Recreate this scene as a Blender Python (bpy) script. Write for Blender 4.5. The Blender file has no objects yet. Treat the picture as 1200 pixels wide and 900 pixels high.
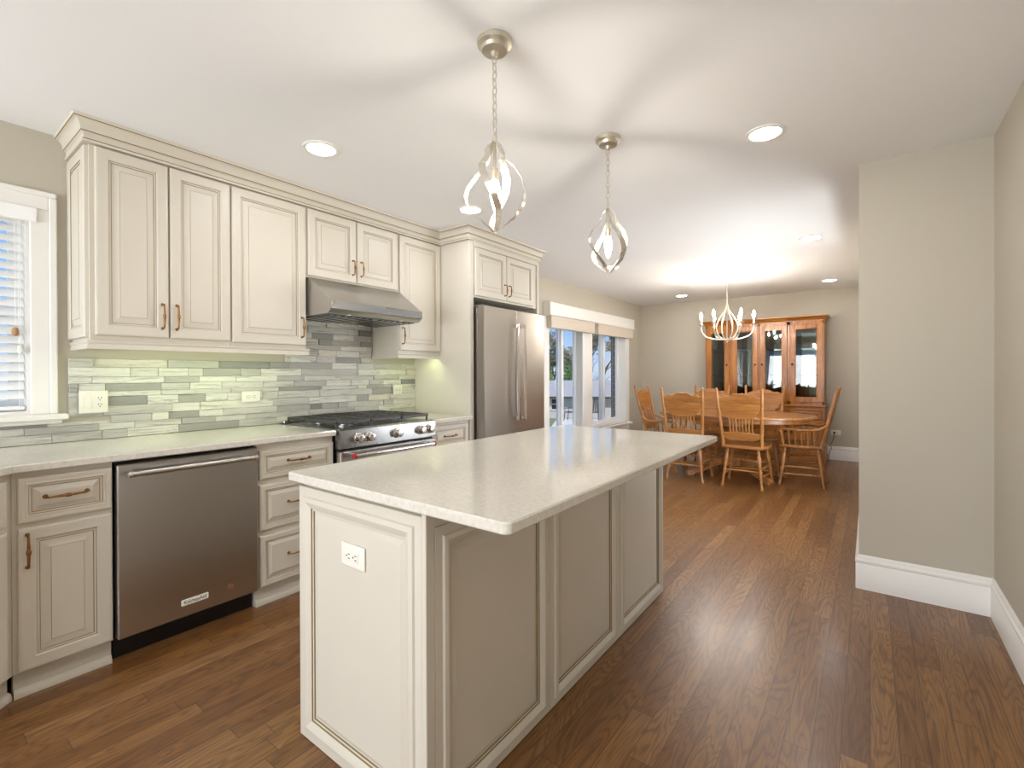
import bpy, bmesh, math, random
from mathutils import Vector, Matrix
random.seed(7)
S = bpy.context.scene
COL = S.collection
PI = math.pi

# ------------------------------------------------------------------ camera, world, sun, exposure
def make_camera():
    yaw, pitch, roll = (math.radians(a) for a in (36.986, -0.2153, -0.2003))
    fw = Vector((-math.sin(yaw) * math.cos(pitch), math.cos(yaw) * math.cos(pitch), math.sin(pitch)))
    rt = Vector((math.cos(yaw), math.sin(yaw), 0))
    up = rt.cross(fw)
    r2 = rt * math.cos(roll) + up * math.sin(roll)
    u2 = -rt * math.sin(roll) + up * math.cos(roll)
    cd = bpy.data.cameras.new('camera')
    cd.sensor_width = 36
    cd.sensor_fit = 'HORIZONTAL'
    cd.lens = 557.01 / 1200 * 36
    cd.shift_y = -10 / 1200
    cd.clip_start = 0.02
    cd.clip_end = 300
    c = bpy.data.objects.new('camera', cd)
    COL.objects.link(c)
    c.matrix_world = Matrix(((r2.x, u2.x, -fw.x, 0), (r2.y, u2.y, -fw.y, 0), (r2.z, u2.z, -fw.z, 1.2541), (0, 0, 0, 1)))
    S.camera = c
make_camera()
S.view_settings.view_transform = 'Standard'
S.view_settings.look = 'None'
S.view_settings.gamma = 1
S.view_settings.use_curve_mapping = False
S.view_settings.exposure = 0.52
S.cycles.use_denoising = True
S.cycles.sample_clamp_indirect = 8
S.cycles.max_bounces = 10
S.cycles.diffuse_bounces = 6
S.cycles.transparent_max_bounces = 12

W = bpy.data.worlds.new('sky')
S.world = W
W.use_nodes = True
wt = W.node_tree
tc = wt.nodes.new('ShaderNodeTexCoord')
sep = wt.nodes.new('ShaderNodeSeparateXYZ')
wt.links.new(tc.outputs['Generated'], sep.inputs[0])
rmp = wt.nodes.new('ShaderNodeValToRGB')
e_ = rmp.color_ramp.elements
e_[0].position = 0.0; e_[0].color = (.62, .78, 1, 1)
e_[1].position = .5; e_[1].color = (.13, .34, .85, 1)
k_ = e_.new(.10); k_.color = (.33, .58, .98, 1)
wt.links.new(sep.outputs[2], rmp.inputs[0])
bgn = wt.nodes['Background']
wt.links.new(rmp.outputs[0], bgn.inputs[0])
bgn.inputs[1].default_value = 0.74

def light(name, kind, loc, rot, energy, color, **kw):
    ld = bpy.data.lights.new(name, kind)
    ld.energy = energy
    ld.color = color
    for k, v in kw.items():
        setattr(ld, k, v)
    o = bpy.data.objects.new(name, ld)
    COL.objects.link(o)
    o.location = loc
    o.rotation_euler = rot
    return o
# sun from behind the house, on the yard only
sun_dir = Vector((-.35, .45, -.82))
light('sun', 'SUN', (3, 4, 8), sun_dir.to_track_quat('-Z', 'Y').to_euler(), 3.3, (1, .97, .92), angle=math.radians(1))
# added fill lamps outside two invented windows, in back wall and dining right wall
light('fill_lamp_back', 'AREA', (-1.4, -3.05, 1.1), (math.radians(118), 0, 0), 135, (.94, .97, 1), shape='RECTANGLE', size=2.9, size_y=1.7)
light('fill_lamp_right', 'AREA', (.36, 4.5, .95), (0, math.radians(84), 0), 55, (.92, .96, 1), shape='RECTANGLE', size=1.0, size_y=1.5)

LENS = 62.0      # recessed light lens strength
BULB = 190.0      # pendant bulbs
CANDLE = 285.0    # chandelier bulbs
UNDER = 14.0       # under cabinet strips

# ------------------------------------------------------------------ materials
def lin(c):
    return tuple(((x / 255) / 12.92 if x / 255 <= .04045 else ((x / 255 + .055) / 1.055) ** 2.4) for x in c) + (1,)
class NT:
    def __init__(s, name):
        s.m = bpy.data.materials.new(name)
        s.m.use_nodes = True
        s.t = s.m.node_tree
        s.b = s.t.nodes['Principled BSDF']
    def n(s, typ, **kw):
        x = s.t.nodes.new('ShaderNode' + typ)
        for k, v in kw.items():
            setattr(x, k, v)
        return x
    def l(s, a, b):
        s.t.links.new(a, b)
    def math(s, op, a, b=None, c=None):
        x = s.n('Math', operation=op)
        for i, v in enumerate((a, b, c)):
            if v is None: continue
            if isinstance(v, (int, float)): x.inputs[i].default_value = v
            else: s.l(v, x.inputs[i])
        return x.outputs[0]
    def ramp(s, fac, stops, interp='LINEAR'):
        r = s.n('ValToRGB')
        r.color_ramp.interpolation = interp
        e = r.color_ramp.elements
        while len(e) < len(stops): e.new(.5)
        for q, (p, c) in zip(e, stops):
            q.position = p
            q.color = c if len(c) == 4 else lin(c)
        s.l(fac, r.inputs[0])
        return r.outputs[0]
    def mix(s, f, a, b, mode='MIX'):
        x = s.n('Mix', data_type='RGBA', blend_type=mode)
        for i, v in ((0, f), (6, a), (7, b)):
            if isinstance(v, (int, float)): x.inputs[i].default_value = v
            elif isinstance(v, tuple): x.inputs[i].default_value = v if len(v) == 4 else lin(v)
            else: s.l(v, x.inputs[i])
        return x.outputs[2]
    def noise(s, vec, scale, detail=3, rough=.55, dist=0):
        x = s.n('TexNoise')
        x.inputs['Scale'].default_value = scale
        x.inputs['Detail'].default_value = detail
        x.inputs['Roughness'].default_value = rough
        x.inputs['Distortion'].default_value = dist
        if vec is not None: s.l(vec, x.inputs['Vector'])
        return x.outputs[0]
    def mapping(s, vec, scale=(1, 1, 1), loc=(0, 0, 0), rot=(0, 0, 0)):
        x = s.n('Mapping')
        x.inputs['Scale'].default_value = scale
        x.inputs['Location'].default_value = loc
        x.inputs['Rotation'].default_value = rot
        s.l(vec, x.inputs['Vector'])
        return x.outputs[0]
    def pos(s): return s.n('NewGeometry').outputs['Position']
    def obj(s): return s.n('TexCoord').outputs['Object']
    def bump(s, h, strength=.2, dist=.01):
        x = s.n('Bump')
        x.inputs['Strength'].default_value = strength
        x.inputs['Distance'].default_value = dist
        s.l(h, x.inputs['Height'])
        s.l(x.outputs[0], s.b.inputs['Normal'])
    def base(s, col=None, rough=None, metal=None, spec=None, coat=None):
        for k, v in (('Base Color', col), ('Roughness', rough), ('Metallic', metal), ('Specular IOR Level', spec), ('Coat Weight', coat)):
            if v is None: continue
            if isinstance(v, tuple): s.b.inputs[k].default_value = v if len(v) == 4 else lin(v)
            elif isinstance(v, (int, float)): s.b.inputs[k].default_value = v
            else: s.l(v, s.b.inputs[k])
        return s
MAT = {}
def paint(name, col, rough=.5, var=.03, scale=6, spec=.5, coat=0):
    n = NT(name)
    f = n.noise(n.pos(), scale, 4)
    c = lin(col)
    a = tuple(x * (1 - var) for x in c[:3]) + (1,)
    b = tuple(min(1, x * (1 + var)) for x in c[:3]) + (1,)
    n.base(n.mix(f, a, b), rough, 0, spec, coat)
    MAT[name] = n.m
    return n
def metal(name, col, rough=.3, brush=None, metallic=1.0):
    n = NT(name)
    p = n.pos()
    sc = {'x': (1, 90, 90), 'y': (220, 1, 220), 'z': (220, 220, 1), None: (30, 30, 30)}[brush]
    c = lin(col)
    if brush:
        f = n.noise(n.mapping(p, {'y': (3, .4, 3), 'z': (3, 3, .4), 'x': (.4, 3, 3)}[brush]), 1.2, 2)
        n.base(c, n.math('MULTIPLY_ADD', f, .08, rough - .04), metallic)
        tg = n.n('Tangent', direction_type='RADIAL', axis='Z')
        n.l(tg.outputs[0], n.b.inputs['Tangent'])
        n.b.inputs['Anisotropic'].default_value = .55
        n.b.inputs['Anisotropic Rotation'].default_value = 0 if brush != 'z' else .25
    else:
        f = n.noise(n.mapping(p, sc), 4, 3)
        n.base(n.mix(f, tuple(x * .97 for x in c[:3]) + (1,), tuple(min(1, x * 1.03) for x in c[:3]) + (1,)), n.math('MULTIPLY_ADD', f, .06, rough - .03), metallic)
    MAT[name] = n.m
    return n
def emit(name, col, strength, rough=.4):
    n = NT(name)
    n.base(col, rough)
    n.b.inputs['Emission Color'].default_value = lin(col)
    n.b.inputs['Emission Strength'].default_value = strength
    MAT[name] = n.m
paint('wall_paint', (190, 183, 168), .75, .02, 2.5, .3)
paint('ceiling_paint', (236, 236, 237), .8, .015, 2, .3)
paint('cream_paint', (209, 202, 188), .38, .02, 4)
paint('glaze', (138, 118, 82), .5, .05, 20)
paint('white_trim', (236, 234, 229), .4, .015, 4)
paint('white_plastic', (232, 229, 218), .35, .01, 9)
paint('vinyl_white', (238, 238, 238), .35, .01, 4)
paint('black_enamel', (16, 16, 17), .3, .1, 20)
paint('cast_iron', (62, 60, 58), .42, .2, 60)
paint('dark_gap', (12, 12, 12), .7, .1, 10)
paint('red_enamel', (170, 20, 25), .3, .05, 30)
paint('shade_fabric', (214, 203, 188), .85, .05, 90, .2)
paint('blind_white', (246, 246, 246), .45, .01, 8)
paint('tan_wood', (170, 130, 85), .5, .1, 60)
paint('grass', (122, 132, 92), .95, .25, 3, .1)
paint('concrete', (205, 200, 190), .9, .06, 2, .2)
paint('siding', (196, 190, 190), .8, .03, 3, .2)
paint('roof_shingle', (158, 156, 156), .9, .12, 14, .2)
paint('bark', (70, 60, 54), .9, .25, 9, .2)
paint('foliage', (96, 132, 62), .8, .35, 1.2, .2)
paint('foliage_grey', (136, 134, 112), .85, .3, 1.2, .2)
paint('outdoor_dark', (38, 40, 44), .6, .1, 9)
paint('trim_gray', (92, 94, 98), .6, .05, 9)
metal('stainless_h', (188, 185, 181), .30, 'y')
metal('stainless_v', (178, 173, 167), .30, 'z')
metal('stainless_x', (158, 158, 158), .28, 'x')
metal('polished_steel', (225, 222, 218), .14)
metal('antique_brass', (150, 108, 62), .33)
metal('silver_leaf', (222, 217, 206), .28, None, .9)
metal('champagne', (205, 198, 182), .35, None, .85)
metal('dark_bronze', (52, 42, 36), .4)
emit('lens_glow', (252, 252, 255), LENS)
emit('bulb_glow', (255, 246, 232), BULB)
emit('candle_glow', (255, 246, 232), CANDLE)
emit('strip_glow', (232, 255, 196), UNDER)

def wood(name, dark, mid, light_, rough=.35, axis='z', scale=1.0):
    n = NT(name)
    o = n.obj()
    sc = {'z': (14, 14, 1.2), 'x': (1.2, 14, 14), 'y': (14, 1.2, 14)}[axis]
    v = n.mapping(o, tuple(x * scale for x in sc))
    a = n.noise(v, 1.6, 4, .6, .8)
    b = n.noise(n.mapping(o, tuple(x * 6 * scale for x in sc)), 2.2, 3, .6)
    f = n.math('ADD', n.math('MULTIPLY', a, .7), n.math('MULTIPLY', b, .35))
    n.base(n.ramp(f, [(.28, dark), (.5, mid), (.72, light_)]), rough, 0, .5, .25)
    n.b.inputs['Coat Roughness'].default_value = .2
    n.bump(b, .06, .003)
    MAT[name] = n.m
wood('oak', (118, 70, 30), (160, 106, 54), (194, 140, 82), .34, 'z')
wood('oak_x', (118, 70, 30), (158, 104, 52), (192, 138, 80), .3, 'x')
wood('hutch_oak', (104, 58, 14), (158, 96, 28), (192, 130, 54), .32, 'z')
wood('hutch_oak_x', (104, 58, 14), (156, 94, 27), (190, 128, 52), .32, 'x')

def floor_mat():
    n = NT('oak_floor')
    sx = n.n('SeparateXYZ')
    n.l(n.pos(), sx.inputs[0])
    x, y = sx.outputs[0], sx.outputs[1]
    PW, PL = .079, 1.05
    ix = n.math('FLOOR', n.math('DIVIDE', x, PW))
    wn = n.n('TexWhiteNoise', noise_dimensions='1D')
    n.l(ix, wn.inputs['W'])
    yo = n.math('ADD', n.math('DIVIDE', y, PL), n.math('MULTIPLY', wn.outputs[0], 7.3))
    iy = n.math('FLOOR', yo)
    cid = n.n('CombineXYZ')
    n.l(ix, cid.inputs[0]); n.l(iy, cid.inputs[1])
    w2 = n.n('TexWhiteNoise', noise_dimensions='3D')
    n.l(cid.outputs[0], w2.inputs['Vector'])
    r = w2.outputs[0]
    # grain coordinates, shifted plank by plank
    cg = n.n('CombineXYZ')
    n.l(n.math('ADD', x, n.math('MULTIPLY', r, 13.7)), cg.inputs[0])
    n.l(n.math('ADD', y, n.math('MULTIPLY', r, 41.0)), cg.inputs[1])
    n.l(n.math('MULTIPLY', r, 5), cg.inputs[2])
    g = cg.outputs[0]
    # cathedral figure: contour bands of a stretched noise
    fig = n.noise(n.mapping(g, (7.5, 1.05, 1)), 1.0, 3, .42, .45)
    bands = n.math('SINE', n.math('MULTIPLY', fig, 135))
    bands = n.math('MULTIPLY_ADD', bands, .5, .5)
    bands = n.math('POWER', bands, 2.8)
    fine = n.noise(n.mapping(g, (150, 5, 1)), 1.0, 3, .65)
    pores = n.noise(n.mapping(g, (420, 14, 1)), 1.0, 2, .6)
    tone = n.noise(n.mapping(g, (4, .8, 1)), 1.0, 3)
    t = n.math('ADD', n.math('MULTIPLY', r, .42), n.math('MULTIPLY', tone, .6))
    c = n.ramp(t, [(.12, (100, 63, 30)), (.4, (128, 86, 44)), (.62, (144, 102, 57)), (.9, (164, 122, 75))])
    c = n.mix(n.math('MULTIPLY', bands, .52), c, (78, 46, 25))
    c = n.mix(n.math('MULTIPLY', n.ramp(fine, [(.42, (0, 0, 0)), (.62, (255, 255, 255))]), .28), c, (60, 33, 18))
    c = n.mix(n.math('MULTIPLY', n.ramp(pores, [(.55, (0, 0, 0)), (.7, (255, 255, 255))]), .3), c, (46, 25, 14))
    # seams
    fx = n.math('FRACT', n.math('DIVIDE', x, PW))
    ex = n.math('MINIMUM', fx, n.math('SUBTRACT', 1, fx))
    fy = n.math('FRACT', yo)
    ey = n.math('MINIMUM', fy, n.math('SUBTRACT', 1, fy))
    seam = n.math('MINIMUM', n.math('MULTIPLY', ex, PW), n.math('MULTIPLY', ey, PL))
    sm = n.math('LESS_THAN', seam, .0011)
    c = n.mix(n.math('MULTIPLY', sm, .75), c, (28, 15, 9))
    n.base(c, n.math('MULTIPLY_ADD', fine, .14, .27), 0, .5, .2)
    n.b.inputs['Coat Roughness'].default_value = .18
    n.bump(n.math('SUBTRACT', n.math('MULTIPLY', fine, .3), sm), .08, .002)
    MAT['oak_floor'] = n.m
floor_mat()

def quartz():
    n = NT('quartz')
    p = n.pos()
    a = n.noise(p, 70, 4, .7)
    b = n.noise(n.mapping(p, (9, 20, 9)), 1.6, 4, .6, 1.2)
    c = n.noise(p, 260, 2, .7)
    col = n.ramp(a, [(.3, (203, 197, 184)), (.5, (215, 210, 199)), (.7, (223, 219, 210))])
    col = n.mix(n.math('MULTIPLY', n.ramp(b, [(.48, (0, 0, 0)), (.72, (255, 255, 255))]), .4), col, (226, 222, 212))
    col = n.mix(n.math('MULTIPLY', n.ramp(c, [(.6, (0, 0, 0)), (.74, (255, 255, 255))]), .4), col, (176, 168, 154))
    n.base(col, .09, 0, .5)
    MAT['quartz'] = n.m
quartz()

def stone():
    n = NT('ledger_stone')
    g = n.n('NewGeometry')
    rnd = g.outputs['Random Per Island']
    p = g.outputs['Position']
    sh = n.n('CombineXYZ')
    n.l(n.math('MULTIPLY', rnd, 31), sh.inputs[0]); n.l(n.math('MULTIPLY', rnd, 57), sh.inputs[1]); n.l(n.math('MULTIPLY', rnd, 17), sh.inputs[2])
    va = n.n('VectorMath', operation='ADD')
    n.l(p, va.inputs[0]); n.l(sh.outputs[0], va.inputs[1])
    v = va.outputs[0]
    base = n.ramp(rnd, [(0, (128, 127, 123)), (.08, (160, 159, 153)), (.25, (190, 188, 181)), (.55, (208, 206, 198)), (.85, (226, 224, 215)), (1, (218, 210, 193))])
    ve = n.noise(n.mapping(v, (6, 4, 60)), 1.0, 6, .72, 1.1)
    vein = n.ramp(ve, [(.36, (255, 255, 255)), (.47, (90, 90, 90)), (.58, (0, 0, 0))])
    c = n.mix(n.math('MULTIPLY', vein, .72), base, (134, 133, 127))
    fine = n.noise(n.mapping(v, (30, 26, 150)), 1.5, 4, .7)
    c = n.mix(n.math('MULTIPLY', n.ramp(fine, [(.5, (0, 0, 0)), (.72, (255, 255, 255))]), .35), c, (164, 164, 156))
    n.base(c, .62, 0, .35)
    n.bump(n.math('ADD', fine, ve), .5, .005)
    MAT['ledger_stone'] = n.m
stone()

def glass(name, tint=(255, 255, 255), refl=1.0):
    n = NT(name)
    t = n.n('BsdfTransparent'); t.inputs[0].default_value = lin(tint)
    g = n.n('BsdfGlossy'); g.inputs['Roughness'].default_value = .02
    f = n.n('Fresnel'); bf = n.n('NewGeometry').outputs['Backfacing']
    n.l(n.math('MULTIPLY_ADD', bf, 1 / 1.45 - 1.45, 1.45), f.inputs[0])
    m = n.n('MixShader')
    n.l(n.math('MULTIPLY', f.outputs[0], refl), m.inputs[0]); n.l(t.outputs[0], m.inputs[1]); n.l(g.outputs[0], m.inputs[2])
    n.l(m.outputs[0], n.t.nodes['Material Output'].inputs[0])
    MAT[name] = n.m
glass('pane_glass')
glass('clear_glass', (250, 250, 250), .8)
glass('cabinet_glass', (235, 238, 236), 1.6)
n_ = NT('mirror_back'); f_ = n_.noise(n_.pos(), 5, 2); n_.base(n_.mix(f_, (120, 124, 122), (138, 141, 138)), .04, 1.0); MAT['mirror_back'] = n_.m

def brick():
    n = NT('brick')
    b = n.n('TexBrick')
    b.inputs['Color1'].default_value = lin((120, 84, 68)); b.inputs['Color2'].default_value = lin((92, 70, 62)); b.inputs['Mortar'].default_value = lin((160, 152, 144))
    b.inputs['Scale'].default_value = 4.2
    n.l(n.mapping(n.pos(), (1, 1, 1), rot=(PI / 2, 0, PI / 2)), b.inputs[0])
    n.base(b.outputs[0], .9)
    MAT['brick'] = n.m
brick()

# ------------------------------------------------------------------ mesh helpers
class MB:
    def __init__(s): s.v = []; s.f = []; s.mi = []
    def add(s, vs, fs, mi=0):
        o = len(s.v)
        s.v += [Vector(p) for p in vs]
        for k, f in enumerate(fs):
            s.f.append([o + i for i in f]); s.mi.append(mi[k] if isinstance(mi, list) else mi)
        return s
    def box(s, x0, x1, y0, y1, z0, z1, b=0, mi=0, rot=None, piv=None):
        x0, x1 = sorted((x0, x1)); y0, y1 = sorted((y0, y1)); z0, z1 = sorted((z0, z1))
        b = min(b, (x1 - x0) * .45, (y1 - y0) * .45, (z1 - z0) * .45)
        if b <= 0:
            vs = [(x, y, z) for x in (x0, x1) for y in (y0, y1) for z in (z0, z1)]
            fs = [(0, 1, 3, 2), (4, 6, 7, 5), (0, 4, 5, 1), (2, 3, 7, 6), (0, 2, 6, 4), (1, 5, 7, 3)]
        else:
            L = ((x0, x1), (y0, y1), (z0, z1)); vs = []; idx = {}
            for c in range(8):
                sg = (c >> 2 & 1, c >> 1 & 1, c & 1)
                for a in range(3):
                    p = [L[k][sg[k]] + (0 if k == a else (b if sg[k] == 0 else -b)) for k in range(3)]
                    idx[sg, a] = len(vs); vs.append(p)
            fs = []
            for a in range(3):
                u, w = [k for k in range(3) if k != a]
                for e in (0, 1):
                    q = []
                    for (i, j) in ((0, 0), (1, 0), (1, 1), (0, 1)):
                        sg = [0, 0, 0]; sg[a] = e; sg[u] = i; sg[w] = j
                        q.append(idx[tuple(sg), a])
                    fs.append(q)
                for i in (0, 1):
                    for j in (0, 1):
                        q = []
                        for (e, ax) in ((0, u), (0, w), (1, w), (1, u)):
                            sg = [0, 0, 0]; sg[a] = e; sg[u] = i; sg[w] = j
                            q.append(idx[tuple(sg), ax])
                        fs.append(q)
            for c in range(8):
                sg = (c >> 2 & 1, c >> 1 & 1, c & 1)
                fs.append([idx[sg, a] for a in range(3)])
        if rot is not None:
            R = rot; pv = Vector(piv)
            vs = [R @ (Vector(p) - pv) + pv for p in vs]
        return s.add(vs, fs, mi)
    def tube(s, path, r, n=8, mi=0, closed=False, flat=None, cap=True):
        P = [Vector(p) for p in path]; m = len(P)
        R = r if isinstance(r, (list, tuple)) else [r] * m
        T = []
        for i in range(m):
            a = P[(i - 1) % m] if (closed or i > 0) else P[i]; b = P[(i + 1) % m] if (closed or i < m - 1) else P[i]
            T.append((b - a).normalized())
        ref = Vector((0, 0, 1)) if abs(T[0].z) < .9 else Vector((1, 0, 0))
        U = T[0].cross(ref).normalized(); vs = []
        for i in range(m):
            U = (U - T[i] * U.dot(T[i])).normalized(); V = T[i].cross(U)
            for k in range(n):
                a = 2 * PI * k / n
                vs.append(P[i] + U * math.cos(a) * R[i] + V * math.sin(a) * R[i] * (flat or 1))
        fs = []
        for i in range(m if closed else m - 1):
            j = (i + 1) % m
            for k in range(n):
                fs.append((i * n + k, i * n + (k + 1) % n, j * n + (k + 1) % n, j * n + k))
        if cap and not closed:
            fs.append(tuple(range(n))[::-1]); fs.append(tuple((m - 1) * n + k for k in range(n)))
        return s.add(vs, fs, mi)
    def lathe(s, prof, origin=(0, 0, 0), axis=(0, 0, 1), n=20, mi=0):
        A = Vector(axis).normalized(); ref = Vector((1, 0, 0)) if abs(A.x) < .9 else Vector((0, 1, 0))
        U = A.cross(ref).normalized(); V = A.cross(U); O = Vector(origin); vs = []; m = len(prof)
        for (r, h) in prof:
            for k in range(n):
                a = 2 * PI * k / n
                vs.append(O + A * h + U * math.cos(a) * max(r, 1e-5) + V * math.sin(a) * max(r, 1e-5))
        fs = [(i * n + k, i * n + (k + 1) % n, (i + 1) * n + (k + 1) % n, (i + 1) * n + k) for i in range(m - 1) for k in range(n)]
        fs.append(tuple(range(n))[::-1]); fs.append(tuple((m - 1) * n + k for k in range(n)))
        return s.add(vs, fs, mi)
    def prism(s, poly, O, U, V, N, t, mi=0, ch=0):
        O, U, V, N = Vector(O), Vector(U), Vector(V), Vector(N); m = len(poly)
        a = [O + U * p[0] + V * p[1] for p in poly]
        b = [q + N * t for q in a]
        if ch:
            cx = sum(p[0] for p in poly) / m; cy = sum(p[1] for p in poly) / m
            off = offset(poly, ch)
            top = [O + U * p[0] + V * p[1] + N * t for p in off]; bot = [O + U * p[0] + V * p[1] for p in off]
            a2 = [q + N * ch for q in a]; b2 = [q - N * ch for q in b]
            rings = [bot, a2, b2, top]
        else: rings = [a, b]
        vs = [q for r in rings for q in r]; fs = []
        for i in range(len(rings) - 1):
            for k in range(m):
                fs.append((i * m + k, i * m + (k + 1) % m, (i + 1) * m + (k + 1) % m, (i + 1) * m + k))
        fs.append(tuple(range(m))[::-1]); fs.append(tuple((len(rings) - 1) * m + k for k in range(m)))
        return s.add(vs, fs, mi)
    def panel(s, O, U, V, N, w, h, prof, mis, back=True):
        """concentric rectangles: prof = [(inset, depth)], mis = material per band, last = field"""
        O, U, V, N = Vector(O), Vector(U), Vector(V), Vector(N); vs = []; fs = []; mi = []
        for (i, d) in prof:
            for (u, v) in ((i, i), (w - i, i), (w - i, h - i), (i, h - i)):
                vs.append(O + U * u + V * v + N * d)
        for k in range(len(prof) - 1):
            for j in range(4):
                fs.append((k * 4 + j, k * 4 + (j + 1) % 4, (k + 1) * 4 + (j + 1) % 4, (k + 1) * 4 + j)); mi.append(mis[k])
        e = (len(prof) - 1) * 4
        fs.append((e, e + 1, e + 2, e + 3)); mi.append(mis[-1])
        if back: fs.append((3, 2, 1, 0)); mi.append(0)
        return s.add(vs, fs, mi)
    def sweep(s, prof, path, mi=0, closed=False):
        """prof = [(out, z)]; path = XY points; out is to the right of travel; mitred; ends capped"""
        P = [Vector((p[0], p[1])) for p in path]; m = len(P); k = len(prof); vs = []
        def nrm(a, b):
            d = (b - a).normalized(); return Vector((d.y, -d.x))
        for i in range(m):
            if i == 0: o = nrm(P[0], P[1])
            elif i == m - 1: o = nrm(P[-2], P[-1])
            else:
                a, b = nrm(P[i - 1], P[i]), nrm(P[i], P[i + 1]); o = (a + b) / (1 + a.dot(b))
            for (q, z) in prof: vs.append((P[i].x + o.x * q, P[i].y + o.y * q, z))
        fs = [(i * k + j, i * k + (j + 1) % k, (i + 1) * k + (j + 1) % k, (i + 1) * k + j) for i in range(m - 1) for j in range(k)]
        fs.append(tuple(range(k))[::-1]); fs.append(tuple((m - 1) * k + j for j in range(k)))
        if isinstance(mi, dict): mi = [mi.get(j, 0) for i in range(m - 1) for j in range(k)] + [0, 0]
        return s.add(vs, fs, mi)
def offset(poly, d):
    m = len(poly); P = [Vector(p) for p in poly]; out = []
    A = sum(P[i].x * P[(i + 1) % m].y - P[(i + 1) % m].x * P[i].y for i in range(m))
    sg = 1 if A > 0 else -1
    for i in range(m):
        a, b, c = P[i - 1], P[i], P[(i + 1) % m]
        n1 = Vector((-(b - a).y, (b - a).x)).normalized() * sg; n2 = Vector((-(c - b).y, (c - b).x)).normalized() * sg
        o = (n1 + n2) / max(.3, 1 + n1.dot(n2))
        out.append((b.x + o.x * d, b.y + o.y * d))
    return out
def root(o):
    while o.parent: o = o.parent
    return o
def obj(name, mb, mats, parent=None, local=False, angle=35):
    me = bpy.data.meshes.new(name)
    V = mb.v
    if parent is not None and not local:
        r = root(parent)
        Mi = (Matrix.Translation(r.location) @ Matrix.Rotation(r.rotation_euler[2], 4, 'Z')).inverted()
        V = [Mi @ p for p in V]
    me.from_pydata([tuple(p) for p in V], [], mb.f)
    if isinstance(mats, str): mats = [mats]
    for m in mats: me.materials.append(MAT[m])
    for p, k in zip(me.polygons, mb.mi): p.material_index = min(k, len(mats) - 1)
    bm = bmesh.new(); bm.from_mesh(me)
    bmesh.ops.recalc_face_normals(bm, faces=bm.faces)
    bm.to_mesh(me); bm.free()
    me.shade_smooth()
    me.set_sharp_from_angle(angle=math.radians(angle))
    o = bpy.data.objects.new(name, me); COL.objects.link(o)
    if parent is not None: o.parent = parent
    return o
def thing(name, label, cat, loc=(0, 0, 0), rz=0, group=None):
    o = bpy.data.objects.new(name, None); COL.objects.link(o)
    o.empty_display_size = .05
    o.location = loc; o.rotation_euler = (0, 0, rz)
    return tag(o, label, cat, group)
def tag(o, label, cat, group=None):
    o['label'] = label; o['category'] = cat
    if group: o['group'] = group
    return o
def struct(name, mb, mats, parent=None, label=None):
    o = obj(name, mb, mats, parent)
    if parent is None: o['kind'] = 'structure'
    return o
def dup(r, loc, rz, label, group=None):
    c = r.copy(); COL.objects.link(c); c.location = loc; c.rotation_euler = (0, 0, rz); c['label'] = label
    if group: c['group'] = group
    def kids(src, dst):
        for ch in list(src.children):
            k = ch.copy(); COL.objects.link(k); k.parent = dst; kids(ch, k)
    kids(r, c)
    return c

X_, Y_, Z_ = Vector((1, 0, 0)), Vector((0, 1, 0)), Vector((0, 0, 1))
XL, YF, XR, XJ, YJ, H, YB = -3.2785, 8.2445, .508, -.052, 3.425, 2.46, -2.6

# ------------------------------------------------------------------ room shell
struct('floor', MB().box(XL - .2, XR + .2, YB - .2, YF + .2, -.12, 0), 'oak_floor')
struct('ceiling', MB().box(XL - .2, XR + 1.4, YB - 1.5, YF + .2, H, H + .15), 'ceiling_paint')  # slab runs past right and back walls, an added overhang blocking the sun
def wall_x(name, x0, x1, ya, yb, holes):
    m = MB(); y = ya
    for (h0, h1, z0, z1) in holes:
        m.box(x0, x1, y, h0, 0, H); m.box(x0, x1, h0, h1, 0, z0); m.box(x0, x1, h0, h1, z1, H); y = h1
    m.box(x0, x1, y, yb, 0, H)
    return struct(name, m, 'wall_paint')
K0, K1, KZ0, KZ1 = -.62, .445, 1.06, 2.075          # kitchen window opening
D0, D1, DZ0, DZ1 = 5.10, 7.53, .44, 1.99            # dining window opening
wall_x('wall_left', XL - .16, XL, YB, YF, [(K0, K1, KZ0, KZ1), (D0, D1, DZ0, DZ1)])
struct('wall_far', MB().box(XL - .16, XJ + .14, YF, YF + .14, 0, H), 'wall_paint')
struct('wall_partition', MB().box(XJ, XR, YJ, YJ + .12, 0, H).box(XJ, XJ + .12, YJ + .12, 3.75, 0, H).box(XJ, XJ + .12, 5.3, YF, 0, H).box(XJ, XJ + .12, 3.75, 5.3, 0, .5).box(XJ, XJ + .12, 3.75, 5.3, 2.1, H), 'wall_paint')
struct('wall_right', MB().box(XR, XR + .14, YB, YJ + .12, 0, H), 'wall_paint')
bw = MB(); b0, b1 = -2.9, .1
bw.box(XL - .16, b0, YB - .14, YB, 0, H).box(b1, XR + .14, YB - .14, YB, 0, H).box(b0, b1, YB - .14, YB, 2.1, H).box(b0, b1, YB - .14, YB, 0, .35)
struct('wall_back', bw, 'wall_paint')
w3 = MB()
for k in range(5):
    x = b0 + (b1 - b0 - .06) * k / 4; w3.box(x, x + .06, YB - .1, YB - .03, .35, 2.1, .004)
w3.box(b0, b1, YB - .1, YB - .03, .35, .42, .004).box(b0, b1, YB - .1, YB - .03, 2.03, 2.1, .004)
w3.box(b0 - .09, b0, YB - .02, YB + .02, .3, 2.18, .004).box(b1, b1 + .09, YB - .02, YB + .02, .3, 2.18, .004).box(b0 - .09, b1 + .09, YB - .02, YB + .02, 2.1, 2.2, .004).box(b0 - .12, b1 + .12, YB - .02, YB + .05, .31, .35, .004)
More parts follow.
